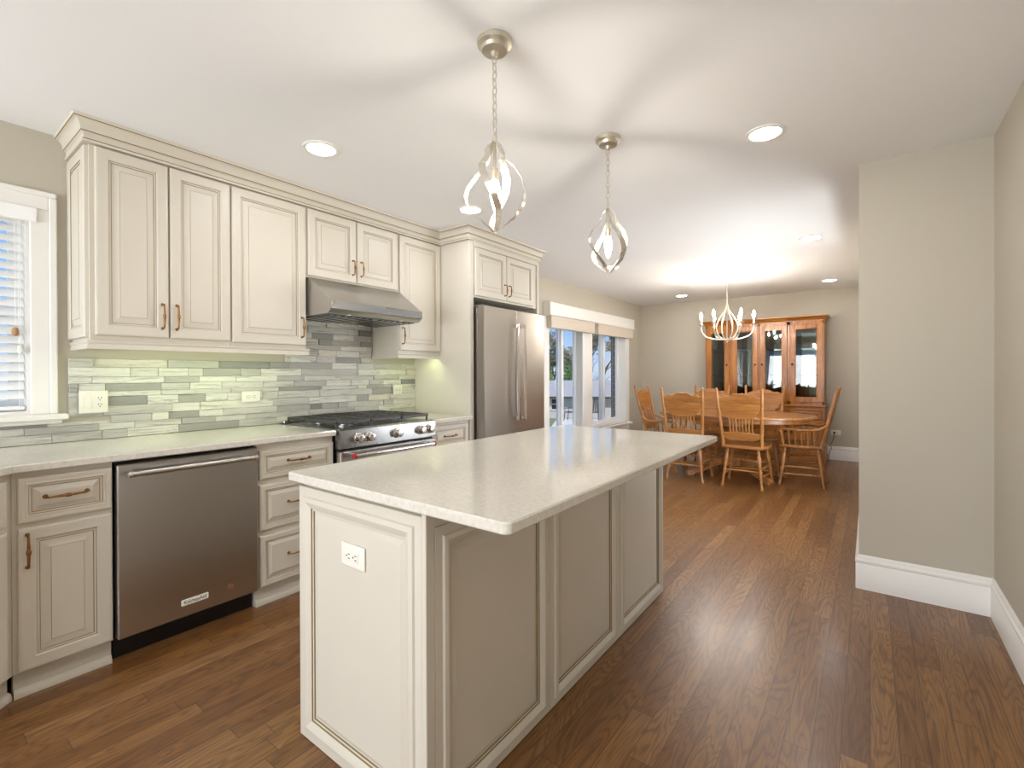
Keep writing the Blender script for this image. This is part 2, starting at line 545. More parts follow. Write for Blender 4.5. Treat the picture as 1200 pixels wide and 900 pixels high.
win3 = struct('added_window_3', w3, 'vinyl_white')  # unseen window, added to let fill light in from behind
obj('pane', MB().box(b0 + .05, b1 - .05, YB - .07, YB - .062, .4, 2.05), 'pane_glass', win3)

w4 = MB().box(XJ + .04, XJ + .1, 3.75, 3.81, .5, 2.1).box(XJ + .04, XJ + .1, 5.24, 5.3, .5, 2.1).box(XJ + .04, XJ + .1, 4.495, 4.555, .56, 2.04).box(XJ + .04, XJ + .1, 3.81, 5.24, .5, .56).box(XJ + .04, XJ + .1, 3.81, 5.24, 2.04, 2.1)
win4 = struct('added_window_4', w4, 'vinyl_white')  # invented opening out of view, lets the side fill lamp into the dining room
obj('pane', MB().box(XJ + .066, XJ + .074, 3.8, 5.25, .55, 2.05), 'pane_glass', win4)
BP = [(0, 0), (.016, 0), (.016, .145), (.013, .15), (.018, .156), (.018, .166), (.010, .176), (.010, .185), (.004, .196), (0, .196)]
def baseboard(name, path):
    m = MB().sweep(BP, path)
    struct(name, m, 'white_trim')
baseboard('baseboard_right', [(XJ, YF - .02), (XJ, YJ), (XR, YJ), (XR, YB)])
baseboard('baseboard_far', [(XJ - .02, YF), (XL, YF)][::-1])
baseboard('baseboard_left', [(XL, YF), (XL, 3.93)][::-1])

# dining window: jambs, sashes, casing, sill, glass
def dining_window():
    m = MB(); xo, xi = XL - .16, XL
    xg = XL - .095
    m.box(xo, xi + .001, D0, D0 + .03, DZ0 + .03, DZ1 - .03).box(xo, xi + .001, D1 - .03, D1, DZ0 + .03, DZ1 - .03).box(xo, xi + .0012, D0, D1, DZ1 - .03, DZ1).box(xo, xi + .0012, D0, D1, DZ0, DZ0 + .03)
    m.box(xo, xi + .001, 6.06, 6.24, DZ0 + .03, DZ1 - .03)                         # mullion between the two units
    # casing
    m.box(xi, xi + .02, D1 - .02, 7.63, .433, 1.984, .004).box(xi, xi + .02, 5.0, D0 + .02, .433, 1.984, .004).box(xi, xi + .022, 6.00, 6.29, .433, 1.984, .004)
    m.box(xi, xi + .055, 4.96, 7.70, .395, .432, .008)                 # stool
    m.box(xi, xi + .018, 5.0, 7.63, .31, .395, .004)                   # apron
    w = struct('window_2', m, 'white_trim')
    for (y0, y1) in ((D0 + .03, 6.06), (6.24, D1 - .03)):
        c = (y0 + y1) / 2
        for (a, b, dx) in ((y0, c + .035, 0), (c - .035, y1, -.04)):
            q = MB(); x = xg + dx; z0, z1 = DZ0 + .03, DZ1 - .03; t = .055
            q.box(x - .02, x + .02, a, a + t, z0, z1, .003).box(x - .02, x + .02, b - t, b, z0, z1, .003).box(x - .02, x + .02, a + t, b - t, z0, z0 + t, .003).box(x - .02, x + .02, a + t, b - t, z1 - t, z1, .003)
            sash = obj('sash', q, 'vinyl_white', w)
            obj('pane', MB().box(x - .003, x + .003, a + t - .005, b - t + .005, z0 + t - .005, z1 - t + .005), 'pane_glass', sash)
dining_window()
c_ = MB().box(XL, XL + .115, 5.0, 7.63, 2.0, 2.15, .006).box(XL, XL + .125, 4.99, 7.64, 1.985, 2.0, .003)
struct('trim_1', c_, 'white_trim')
for (a, b, lab) in ((5.05, 6.22, 'raised beige fabric blind beside the refrigerator'), (6.34, 7.61, 'raised beige fabric blind on the dining window, farther from the refrigerator')):
    t = thing('fabric_blind', lab, 'window blind', (XL + .07, (a + b) / 2, 1.83), 0, 'fabric blinds on the dining window')
    m = MB()
    for k in range(6):
        z = 1.852 + k * .0222; m.box(XL + .025, XL + .10 - .002 * (k % 2), a, b, z, z + .0223, .003)
    obj('shade_fabric', m, 'shade_fabric', t)
    obj('bottom_rail', MB().box(XL + .03, XL + .098, a, b, 1.83, 1.853, .006), 'shade_fabric', t)

# kitchen window over the sink
def kitchen_window():
    m = MB(); xo, xi = XL - .16, XL
    m.box(xo, xi + .001, K0, K0 + .02, KZ0 + .02, KZ1 - .02).box(xo, xi + .001, K1 - .02, K1, KZ0 + .02, KZ1 - .02).box(xo, xi + .0012, K0, K1, KZ1 - .02, KZ1).box(xo, xi + .0012, K0, K1, KZ0, KZ0 + .02)
    for (y0, y1) in ((K1 - .006, .506), (K0 - .08, K0 + .006)):
        m.box(xi, xi + .020, y0, y1, KZ0 + .002, KZ1 - .006, .003)
    m.box(xi, xi + .026, .505, .535, KZ0 + .002, 2.136, .005).box(xi, xi + .021, K0 - .08, .505, KZ1 - .006, 2.136, .003).box(xi, xi + .026, K0 - .09, .535, 2.135, 2.162, .006)
    m.box(xi, xi + .06, K0 - .12, .57, 1.032, 1.062, .006).box(xi, xi + .03, K0 - .1, .55, 1.012, 1.034, .006)
    w = struct('window_1', m, 'white_trim')
    q = MB(); x = XL - .1; z0, z1 = KZ0 + .02, KZ1 - .02; a, b = K0 + .02, K1 - .02
    zc = (z0 + z1) / 2
    q.box(x - .02, x + .02, a, a + .05, z0, z1).box(x - .02, x + .02, b - .05, b, z0, z1).box(x - .02, x + .02, a + .05, b - .05, z0, z0 + .05).box(x - .02, x + .02, a + .05, b - .05, z1 - .05, z1).box(x - .02, x + .02, a + .05, b - .05, zc - .025, zc + .025)
    s = obj('sash', q, 'vinyl_white', w)
    obj('pane', MB().box(x - .003, x + .003, a + .04, b - .04, z0 + .04, z1 - .04), 'pane_glass', s)
kitchen_window()
def blind():
    t = thing('window_blind', 'white horizontal slat blind in the window over the kitchen counter', 'window blind', (XL - .02, -.09, 1.09))
    a, b = K0 + .03, K1 - .025
    obj('valance', MB().box(XL + .022, XL + .04, K0 - .03, .462, 2.0, 2.07, .005).box(XL - .05, XL + .022, .45, .462, 2.0, 2.07, .003).box(XL - .05, XL + .02, a, b, 2.02, 2.055), 'blind_white', t)
    m = MB(); R = Matrix.Rotation(math.radians(45), 3, 'Y')
    z = 2.005
    while z > 1.13:
        m.box(XL - .045, XL + .007, a, b, z - .0015, z + .0015, .001, rot=R, piv=(XL - .019, 0, z)); z -= .0445
    obj('slats', m, 'blind_white', t)
    obj('bottom_rail', MB().box(XL - .045, XL + .007, a, b, 1.088, 1.105, .004), 'blind_white', t)
    obj('ladder_cord', MB().tube([(XL + .008, .40, 2.0), (XL + .008, .40, 1.1)], .0012, 5).tube([(XL + .008, .2, 2.0), (XL + .008, .2, 1.1)], .0012, 5), 'blind_white', t)
    c = obj('pull_cord', MB().tube([(XL + .014, .388, 2.0), (XL + .014, .388, 1.48)], .0013, 5).tube([(XL + .014, .405, 2.0), (XL + .014, .405, 1.40)], .0013, 5), 'blind_white', t)
    TP = [(.002, 0), (.010, -.006), (.013, -.02), (.012, -.036), (.005, -.042)]
    obj('tassel', MB().lathe(TP, (XL + .014, .388, 1.485), n=12), 'tan_wood', c)
    obj('tassel', MB().lathe(TP, (XL + .014, .405, 1.40), n=12), 'white_plastic', c)
blind()

# recessed lights
LR = [(.095, 0), (.095, -.006), (.085, -.009), (.074, -.006), (.068, .012), (.068, .0)]
def downlight(x, y, label):
    t = thing('recessed_light', label, 'ceiling light', (x, y, H), 0, 'recessed ceiling lights')
    m = MB(); n = 28; vs = []; fs = []
    pr = [(.092, 0), (.092, -.005), (.083, -.009), (.072, -.007), (.070, -.001)]
    for (r, h) in pr:
        for k in range(n): vs.append((r * math.cos(2 * PI * k / n), r * math.sin(2 * PI * k / n), h))
    for i in range(len(pr) - 1):
        for k in range(n): fs.append((i * n + k, i * n + (k + 1) % n, (i + 1) * n + (k + 1) % n, (i + 1) * n + k))
    m.add(vs, fs)
    obj('trim_ring', m, 'white_trim', t, local=True)
    obj('lens', MB().lathe([(.071, -.001), (.071, -.004), (.05, -.005)], (0, 0, 0), n=n), 'lens_glow', t, local=True)
    return t
L0 = downlight(-.42, 2.68, 'round lit recessed ceiling light nearest the partition wall')
for (x, y, lab) in ((-.42, 5.0, 'round lit recessed ceiling light just left of the partition wall edge, mid-ceiling'), (-.42, 7.45, 'round lit recessed ceiling light above the right end of the china hutch'),
                    (-2.34, 1.42, 'round lit recessed ceiling light above the dishwasher side of the aisle'), (-2.34, 2.61, 'round lit recessed ceiling light just left of the near pendant, above the hood'),
                    (-2.34, 5.0, 'round lit recessed ceiling light seen behind the bottom of the far pendant'), (-2.34, 7.5, 'round lit recessed ceiling light left of the chandelier near the far corner'),
                    (-.42, .3, 'added unseen round recessed ceiling light above the camera'), (-2.34, -1.0, 'added unseen round recessed ceiling light in front of the kitchen window')):  # these two are out of view, added for extra light
    dup(L0, (x, y, H), 0, lab)

# ------------------------------------------------------------------ cabinetry helpers
CREAM = ['cream_paint', 'glaze']
def door_prof(s=1.0, rail=.056):
    r = rail * s
    pr = [(0, 0), (0, .014), (.003, .018), (.009, .020), (.014, .020), (r * .55, .0185), (r * .72, .020), (r * .84, .019), (r - .004, .015), (r - .0025, .0115), (r + .004, .0115), (r + .0068, .0085), (r + .010, .0085), (r + .010 + .026 * s, .0165), (r + .0115 + .026 * s, .0178)]
    mi = [0] * (len(pr) - 1) + [0]
    mi[8] = 1; mi[10] = 1
    if rail > .05 and s > .9: mi[12] = 0; mi[13] = 1
    return pr, mi
def raised(name, O, U, V, N, w, h, parent, s=1.0, mats=CREAM, rail=.056):
    pr, mi = door_prof(s, rail)
    return obj(name, MB().panel(O, U, V, N, w, h, pr, mi), mats, parent, angle=20)
def pull(p, along, out, parent, L=.125, mat='antique_brass', name='handle'):
    p, a, o = Vector(p), Vector(along), Vector(out)
    h = L / 2
    m = MB()
    path = []; rad = []
    for t, dz, r in ((-1, .0, .0055), (-1, .014, .0042), (-.97, .024, .0042), (-.88, .030, .0042), (-.5, .032, .0046), (-.28, .033, .0056), (-.22, .033, .0042), (-.14, .033, .0066), (0, .034, .0082), (.14, .033, .0066), (.22, .033, .0042), (.28, .033, .0056), (.5, .032, .0046), (.88, .030, .0042), (.97, .024, .0042), (1, .014, .0042), (1, .0, .0055)):
        path.append(p + a * (h * t) + o * dz); rad.append(r)
    m.tube(path, rad, 10)
    for sg in (-1, 1):
        m.lathe([(.009, 0), (.009, .002), (.006, .005)], p + a * h * sg, o, 12)
    return obj(name, m, mat, parent)

def cab(name, label, x0, x1, y0, y1, z0, z1, cat='kitchen cabinet', group=None):
    t = thing(name, label, cat, ((x0 + x1) / 2, (y0 + y1) / 2, z0), 0, group)
    obj('body', MB().box(x0, x1, y0, y1, z0, z1, .002), 'cream_paint', t)
    return t
def door(t, y0, y1, z0, z1, X, hy=None, hz=None, s=1.0, name='door', horiz=False, L=.125):
    d = raised(name, (X - .02, y0, z0), Y_, Z_, X_, y1 - y0, z1 - z0, t, s)
    if hy is not None:
        pull((X - (.004 if not horiz else .003), hy, hz), Y_ if horiz else Z_, X_, d, L)
    return d

# ------------------------------------------------------------------ wall cabinets
XU = -2.95
G = 'wall cabinets'
t = cab('wall_cabinet', 'cream two-door wall cabinet at the left end, next to the kitchen window', XL, XU, .594, 1.2135, 1.42, 2.35, group=G)
raised('end_panel', (XL + .002, .594, 1.435), X_, Z_, -Y_, XU - XL - .004, .905, t)
door(t, .615, .909, 1.447, 2.343, XU + .02, .881, 1.557)
door(t, .917, 1.211, 1.447, 2.343, XU + .02, .944, 1.557)
t = cab('wall_cabinet', 'cream single-door wall cabinet between the two-door cabinet and the range hood', XL, XU, 1.2145, 1.676, 1.42, 2.35, group=G)
door(t, 1.219, 1.668, 1.442, 2.343, XU + .02, 1.637, 1.557)
t = cab('wall_cabinet', 'short cream two-door wall cabinet above the range hood', XL, XU, 1.677, 2.436, 1.893, 2.35, group=G)
door(t, 1.684, 2.05, 1.905, 2.343, XU + .02, 2.018, 2.008, L=.1)
door(t, 2.058, 2.424, 1.905, 2.343, XU + .02, 2.089, 2.008, L=.1)
t = cab('wall_cabinet', 'cream single-door wall cabinet right of the range hood, against the refrigerator panel', XL, XU, 2.437, 2.888, 1.42, 2.35, group=G)
door(t, 2.445, 2.882, 1.442, 2.343, XU + .02, 2.466, 1.555)
# light rails
RP = [(-.02, 1.42), (.012, 1.42), (.012, 1.412), (.006, 1.404), (.010, 1.388), (.010, 1.38), (-.012, 1.38)]
tag(obj('light_rail', MB().sweep(RP, [(XL + .001, .594), (XU, .594), (XU, 1.684), (XL + .1, 1.684)]), 'cream_paint'), 'long cream light rail moulding under the left wall cabinets', 'moulding')
tag(obj('light_rail', MB().sweep(RP, [(XL + .001, 2.437), (XU, 2.437), (XU, 2.888)]), 'cream_paint'), 'short cream light rail moulding under the cabinet right of the hood', 'moulding')
for (a, b, lab) in ((.70, 1.60, 'under-cabinet light strip above the left countertop'), (2.50, 2.85, 'under-cabinet light strip beside the refrigerator panel')):
    t = thing('under_cabinet_light', lab, 'light', (XU - .05, (a + b) / 2, 1.405), 0, 'under-cabinet lights')
    obj('housing', MB().box(XU - .07, XU - .03, a, b, 1.411, 1.4195, .002), 'white_plastic', t)
    obj('diffuser', MB().box(XU - .065, XU - .035, a + .005, b - .005, 1.408, 1.411), 'strip_glow', t)
# crown moulding
CP = [(-.01, 2.3505), (.024, 2.3505), (.026, 2.36), (.021, 2.366), (.021, 2.388), (.03, 2.393), (.032, 2.398)]
for k in range(7):
    a = k / 6 * PI / 2
    CP.append((.034 + .026 * (1 - math.cos(a)), 2.402 + .040 * math.sin(a)))
CP += [(.063, 2.446), (.066, 2.4595), (-.01, 2.4595)]
tag(obj('crown_molding', MB().sweep(CP, [(XL + .001, .594), (XU, .594), (XU, 2.889), (-2.62, 2.889), (-2.62, 3.905), (XL + .001, 3.905)], {2: 1, 5: 1, 13: 1}), CREAM), 'cream crown moulding running along the cabinet tops at the ceiling', 'moulding')

# ------------------------------------------------------------------ refrigerator surround
t = cab('refrigerator_cabinet', 'cream two-door cabinet above the refrigerator with tall side panels reaching the floor', XL, -2.62, 2.939, 3.874, 1.89, 2.35)
door(t, 2.955, 3.378, 1.905, 2.305, -2.60, 3.35, 1.995, L=.095)
door(t, 3.386, 3.815, 1.905, 2.305, -2.60, 3.412, 1.995, L=.095)
obj('side_panel', MB().box(XL + .001, -2.605, 2.889, 2.938, .001, 2.35, .003), 'cream_paint', t)
obj('side_panel', MB().box(XL + .001, -2.605, 3.875, 3.905, .001, 2.35, .003), 'cream_paint', t)
obj('top_rail', MB().box(-2.621, -2.600, 2.94, 3.873, 2.308, 2.35, .002), 'cream_paint', t)

def fridge():
    t = thing('refrigerator', 'tall stainless steel french-door refrigerator beside the dining window', 'refrigerator', (-2.85, 3.40, 0))
    y0, y1 = 2.952, 3.845; ym = 3.398; XF = -2.505
    obj('body', MB().box(XL + .03, -2.585, y0 + .004, y1 - .004, .012, 1.80, .004), 'stainless_v', t)
    obj('hinge_cover', MB().box(-2.66, -2.53, y0 + .01, y0 + .10, 1.8, 1.825, .004), 'trim_gray', t)
    obj('hinge_cover', MB().box(-2.66, -2.53, y1 - .10, y1 - .01, 1.8, 1.825, .004), 'trim_gray', t)
    for (a, b, h) in ((y0, ym - .003, ym - .052), (ym + .003, y1, ym + .052)):
        d = obj('door', MB().box(-2.58, XF, a, b, .70, 1.815, .006), 'stainless_v', t)
        hm = MB().box(XF + .048, XF + .068, h - .011, h + .011, .845, 1.695, .005)
        for z in (.865, 1.675): hm.box(XF - .001, XF + .05, h - .011, h + .011, z - .018, z + .018, .004)
        obj('handle', hm, 'polished_steel', d)
    dr = obj('freezer_drawer', MB().box(-2.58, XF, y0, y1, .10, .69, .006), 'stainless_v', t)
    hm = MB().box(XF + .048, XF + .068, y0 + .06, y1 - .06, .60, .622, .005)
    for y in (y0 + .09, y1 - .09): hm.box(XF - .001, XF + .05, y - .018, y + .018, .6, .622, .004)
    obj('handle', hm, 'polished_steel', dr)
    obj('toe_grille', MB().box(-2.60, -2.56, y0 + .01, y1 - .01, .0, .09, .003), 'black_enamel', t)
fridge()

# ------------------------------------------------------------------ base cabinets
XB = -2.62
G = 'base cabinets'
def toe(t, y0, y1):
    obj('toe_kick', MB().box(-2.70, -2.655, y0, y1, 0, .104).sweep([(0, .0), (.018, .0), (.018, .012), (.012, .026), (.004, .032), (0, .032)], [(-2.655, y0), (-2.655, y1)]), 'cream_paint', t)
t = cab('base_cabinet', 'cream base cabinet with one drawer over one door, left of the dishwasher', XL, XB, .296, .600, .104, .882, group=G)
d = door(t, .311, .596, .682, .858, -2.60, .451, .775, .62, 'drawer', True)
door(t, .311, .596, .112, .664, -2.60, .337, .575, 1.0)
toe(t, .302, .600)
t = cab('base_cabinet', 'cream three-drawer base cabinet between the dishwasher and the range', XL, XB, 1.207, 1.654, .104, .882, group=G)
for (a, b, h) in ((.690, .845, .77), (.414, .660, .54), (.112, .386, .25)):
    door(t, 1.214, 1.650, a, b, -2.60, 1.432, h + .005, .62, 'drawer', True)
toe(t, 1.207, 1.654)
t = cab('base_cabinet', 'narrow cream drawer base cabinet between the range and the refrigerator panel', XL, XB, 2.450, 2.888, .104, .882, group=G)
for (a, b, h) in ((.690, .858, .775), (.414, .660, .54), (.112, .386, .25)):
    door(t, 2.462, 2.86, a, b, -2.60, 2.655, h, .62, 'drawer', True)
toe(t, 2.450, 2.888)
# angled cabinet that turns out towards the sink run
t = thing('base_cabinet', 'angled cream corner base cabinet at the far left edge, turning out from the counter run', 'kitchen cabinet', (-2.9, 0, .104), 0, G)
s2 = math.sqrt(.5); D = Vector((s2, -s2, 0)); N45 = Vector((s2, s2, 0))
pA = Vector((XB, .295, 0)); pB = pA + D * .40
obj('body', MB().prism([(XL + .004, .2955), (pA.x, .2955), (pB.x, pB.y), (pB.x, -.55), (XL + .004, -.55)], (0, 0, .104), X_, Y_, Z_, .778), 'cream_paint', t)
O = pB - D * .03
for (nm, z0, z1, s_) in (('drawer', .682, .858, .62), ('door', .112, .664, 1.0)):
    d = raised(nm, (O.x, O.y, z0), -D, Z_, N45, .335, z1 - z0, t, s_)
    c = O - D * .167 + N45 * .017
    if nm == 'drawer': pull((c.x, c.y, .775), -D, N45, d)
    else:
        c = O - D * .03 + N45 * .017; pull((c.x, c.y, .575), Z_, N45, d)
q = [(XL + .3, .286), (pA.x - .035, .286), (pB.x - .035, pB.y - .02), (pB.x - .035, -.55), (XL + .3, -.55)]
obj('toe_kick', MB().prism(q, (0, 0, 0), X_, Y_, Z_, .104).sweep([(0, .0), (.018, .0), (.018, .012), (.012, .026), (.004, .032), (0, .032)], [q[2], q[1]]), 'cream_paint', t)

# countertops
KX = -2.575
e = .03
run = [(XL + .001, -.58), (-2.275, -.58), (-2.275, -.006), (KX, .294), (KX, 1.652), (XL + .001, 1.652)]
tag(obj('countertop', MB().prism(run, (0, 0, .883), X_, Y_, Z_, .031, ch=.004), 'quartz'), 'long pale speckled quartz countertop running from the window to the range', 'countertop')
run = [(XL + .001, 2.449), (KX, 2.449), (KX, 2.888), (XL + .001, 2.888)]
tag(obj('countertop', MB().prism(run, (0, 0, .883), X_, Y_, Z_, .031, ch=.004), 'quartz'), 'short pale quartz countertop between the range and the refrigerator panel', 'countertop')

# ------------------------------------------------------------------ stacked stone backsplash
def backsplash():
    m = MB(); rnd = random.Random(11)
    ys, ye = -.58, 2.888
    z = .915
    while z < 1.888:
        h = rnd.choice((.028, .036, .042, .046, .05))
        if z + h > 1.888: h = 1.888 - z
        if h < .012: break
        y = ys + rnd.uniform(-.2, 0)
        while y < ye:
            L = rnd.uniform(.08, .34); a, b = max(y, ys), min(y + L, ye)
            y += L
            d = rnd.choice((.010, .012, .014, .016, .018, .022))
            if z < 1.41 and z + h > 1.405: pass
            spans = [(a, b)]
            top = z + h
            out = []
            for (p, q) in spans:
                if q - p < .012: continue
                # below the window stool
                if q > ys and p < .57 and top > 1.01:
                    if z > 1.0: 
                        if q <= .575: continue
                        p = max(p, .575) if z > 1.06 or True else p
                        if q - p < .01: continue
                    else: top = min(top, 1.011)
                if top > 1.378:
                    if z >= 1.372: p, q = max(p, 1.70), min(q, 2.42)
                    else: top = min(top, 1.3785) if (q < 1.70 or p > 2.42) else top
                    if top > 1.378:
                        p, q = max(p, 1.70), min(q, 2.42)
                    if q - p < .012: continue
                if top > 1.70: top = min(top, 1.888)
                out.append((p, q, top))
            for (p, q, tp) in out:
                if tp - z > .006: m.box(XL + .0005, XL + d, p + .0006, q - .0006, z + .0005, tp - .0005, .0018)
        z += h
    # strip between window casing and the first cabinet
    tag(obj('backsplash', m, 'ledger_stone'), 'stacked grey and white stone strip tile backsplash behind the counters and range', 'backsplash')
backsplash()

# outlets and switches
def plate(name, label, cat, C, U, V, N, w, h, kind, group='outlet plates'):
    C, U, V, N = Vector(C), Vector(U), Vector(V), Vector(N)
    t = thing(name, label, cat, C, 0, group)
    O = C - U * w / 2 - V * h / 2
    obj('cover_plate', MB().panel(O, U, V, N, w, h, [(0, 0), (0, .004), (.003, .0065), (.006, .007)], [0, 0, 0, 0]), 'white_plastic', t)
    def slots(c, rot):
        a, b = (U, V) if not rot else (V, U)
        m = MB()
        for sg in (-1, 1):
            q = c + a * .0065 * sg + b * .004
            m.prism([(-.0011, -.0045), (.0011, -.0045), (.0011, .0045), (-.0011, .0045)], q + N * .0092, a, b, N, .0008)
        m.prism([(-.0022, -.0022), (.0022, -.0022), (.0022, .0022), (-.0022, .0022)], c - b * .008 + N * .0092, a, b, N, .0008)
        obj('slot', m, 'dark_gap', t)
    for (k, off) in kind:
        c = C + U * off
        if k == 'rocker':
            obj('rocker', MB().panel(c - U * .0165 - V * .033, U, V, N, .033, .066, [(0, .006), (0, .0085), (.003, .0095), (.01, .0105)], [0] * 4), 'white_plastic', t)
        elif k == 'duplex_v':
            obj('socket', MB().panel(c - U * .0165 - V * .033, U, V, N, .033, .066, [(0, .006), (0, .0085), (.002, .0092)], [0] * 3), 'white_plastic', t)
            slots(c + V * .017, False); slots(c - V * .017, False)
        elif k == 'duplex_h':
            obj('socket', MB().panel(c - U * .033 - V * .0165, U, V, N, .066, .033, [(0, .006), (0, .0085), (.002, .0092)], [0] * 3), 'white_plastic', t)
            slots(c + U * .017, True); slots(c - U * .017, True)
    return t
plate('switch_plate', 'cream double plate with switch and outlet on the backsplash by the window', 'light switch', (XL + .0225, .671, 1.114), Y_, Z_, X_, .117, .117, (('rocker', -.024), ('duplex_v', .024)))
plate('wall_outlet', 'small horizontal outlet plate on the backsplash under the single-door wall cabinet', 'outlet', (XL + .0225, 1.465, 1.109), Y_, Z_, X_, .118, .072, (('duplex_h', 0),))
plate('wall_outlet', 'pale outlet plate on the backsplash right of the range, near the refrigerator panel', 'outlet', (XL + .0225, 2.68, 1.12), Y_, Z_, X_, .095, .085, (('duplex_h', 0),))

# ------------------------------------------------------------------ dishwasher
def text_mesh(txt, size, O, U, V, N, depth):
    cu = bpy.data.curves.new('t', 'FONT'); cu.body = txt; cu.size = size; cu.extrude = depth; cu.align_x = 'CENTER'; cu.align_y = 'CENTER'
    o = bpy.data.objects.new('t', cu); COL.objects.link(o)
    dg = bpy.context.evaluated_depsgraph_get(); me = bpy.data.meshes.new_from_object(o.evaluated_get(dg))
    O, U, V, N = Vector(O), Vector(U), Vector(V), Vector(N)
    m = MB(); m.add([O + U * v.co.x + V * v.co.y + N * v.co.z for v in me.vertices], [tuple(p.vertices) for p in me.polygons])
    bpy.data.objects.remove(o); bpy.data.curves.remove(cu); bpy.data.meshes.remove(me)
    return m
def dishwasher():
    t = thing('dishwasher', 'stainless steel dishwasher with a bar handle under the left counter', 'dishwasher', (-2.93, .903, 0))
    y0, y1 = .607, 1.2; XF = -2.588
    obj('tub', MB().box(XL + .05, -2.64, y0, y1, .10, .875, .003), 'black_enamel', t)
    d = obj('door', MB().box(-2.64, XF, y0 + .002, y1 - .002, .108, .866, .005), 'stainless_h', t)
    h = MB().tube([(XF + .048, .648, .825), (XF + .048, 1.16, .825)], .0125, 16)
    for y in (.662, 1.146): h.tube([(XF - .002, y, .825), (XF + .048, y, .825)], .009, 12)
    hd = obj('handle', h, 'stainless_h', d)
    for y, s in ((.648, -1), (1.16, 1)):
        obj('end_cap', MB().lathe([(.0145, 0), (.0145, .012), (.012, .014)], (XF + .048, y, .825), (0, s, 0), 18), 'polished_steel', d)
    obj('badge', MB().box(XF - .001, XF + .003, .845, .959, .163, .191, .001), 'white_plastic', d)
    obj('lettering', text_mesh('KitchenAid', .021, (XF + .003, .902, .177), Y_, Z_, X_, .0004), 'black_enamel', d)
    r = MB().lathe([(.014, 0), (.014, .0012), (.0, .0014)], (XF, 1.061, .18), X_, 24)
    obj('round_emblem', r, 'polished_steel', d)
    obj('emblem_mark', MB().tube([(XF + .0014, 1.061 + .009 * math.cos(a), .18 + .009 * math.sin(a)) for a in [k * .35 + .5 for k in range(15)]], .0016, 6), 'red_enamel', d)
    obj('toe_panel', MB().box(-2.72, -2.67, y0, y1, .0, .098, .003), 'black_enamel', t)
dishwasher()

# ------------------------------------------------------------------ gas range
def gas_range():
    y0, y1 = 1.662, 2.442; XF = -2.545; yc = (y0 + y1) / 2
    t = thing('gas_range', 'stainless steel gas range with black grates and five knobs', 'range', (-2.9, yc, 0))
    obj('body', MB().box(XL + .03, -2.585, y0 + .002, y1 - .002, .012, .895, .003), 'black_enamel', t)
    obj('cooktop', MB().box(XL + .026, -2.585, y0, y1, .895, .918, .003), 'stainless_x', t)
    obj('rear_trim', MB().box(XL + .026, XL + .07, y0, y1, .918, .935, .003), 'stainless_h', t)
    # sloped control panel
    sec = [(-2.60, .915), (-2.565, .922), (-2.545, .912), (-2.5435, .806), (-2.549, .800), (-2.60, .800)]
    obj('control_panel', MB().prism(sec, (0, y0, 0), X_, Z_, Y_, y1 - y0), 'stainless_x', t)
    Nn = X_
    for y in (1.782, 1.862, 2.085, 2.298, 2.378):
        c = Vector((-2.5455, y, .858))
        k = obj('knob', MB().lathe([(.033, 0), (.033, .007), (.026, .010), (.024, .030), (.025, .042), (.021, .046), (.012, .047)], c, Nn, 24), 'polished_steel', t)
        obj('pointer', MB().box(c.x + .042, c.x + .0495, y - .003, y + .003, .845, .873, .001), 'stainless_h', k)
    # burners
    for (x, y, r) in ((-3.05, 1.84, .04), (-2.77, 1.84, .048), (-2.91, yc, .055), (-3.05, 2.264, .04), (-2.77, 2.264, .048)):
        b = obj('burner', MB().lathe([(r + .02, .918), (r + .02, .921), (r, .923), (r, .932), (r * .8, .935)], (x, y, 0), Z_, 24), 'stainless_x', t)
        obj('burner_cap', MB().lathe([(r * .85, .934), (r * .85, .940), (r * .6, .943)], (x, y, 0), Z_, 24), 'cast_iron', b)
    # three cast iron grates
    w = (y1 - y0 - .03) / 3
    for k in range(3):
        a = y0 + .013 + k * (w + .002); b = a + w; xa, xb = XL + .085, -2.602
        m = MB(); zt0, zt1 = .946, .964
        for y in (a, b - .012): m.box(xa, xb, y, y + .012, zt0 - .001, zt1, .003)
        for x in (xa, (xa + xb) / 2 - .006, xb - .012): m.box(x, x + .012, a, b, zt0 - .001, zt1, .003)
        for j in range(1, 2):
            y = a + (b - a) * j / 2; m.box(xa, xb, y - .005, y + .005, zt0, zt1, .002)
        for x in [xa + (xb - xa) * j / 8 for j in (1, 2, 3, 5, 6, 7)]: m.box(x - .005, x + .005, a, b, zt0, zt1, .002)
        for x in (xa + .004, xb - .018):
            for y in (a + .001, b - .013): m.box(x, x + .012, y, y + .012, .9175, zt0, .001)
        obj('grate', m, 'cast_iron', t)
    obj('vent_slot', MB().box(-2.59, -2.568, y0 + .01, y1 - .01, .786, .80, .001), 'dark_gap', t)
    d = obj('oven_door', MB().box(-2.59, XF, y0, y1, .19, .784, .005), 'stainless_h', t)
    obj('oven_glass', MB().box(XF - .004, XF + .0015, y0 + .13, y1 - .13, .30, .62, .001), 'black_enamel', d)
    h = MB().tube([(XF + .055, y0 + .062, .758), (XF + .055, y1 - .062, .758)], .013, 16)
    for y in (y0 + .085, y1 - .085): h.tube([(XF - .002, y, .758), (XF + .055, y, .758)], .010, 12)
    hd = obj('handle', h, 'polished_steel', d)
    for y, s in ((y0 + .062, -1), (y1 - .062, 1)):
        obj('end_cap', MB().lathe([(.016, -.004), (.016, .008), (.013, .010)], (XF + .055, y, .758), (0, s, 0), 18), 'red_enamel', d)
    obj('storage_drawer', MB().box(-2.59, XF, y0, y1, .075, .182, .005), 'stainless_h', t)
gas_range()

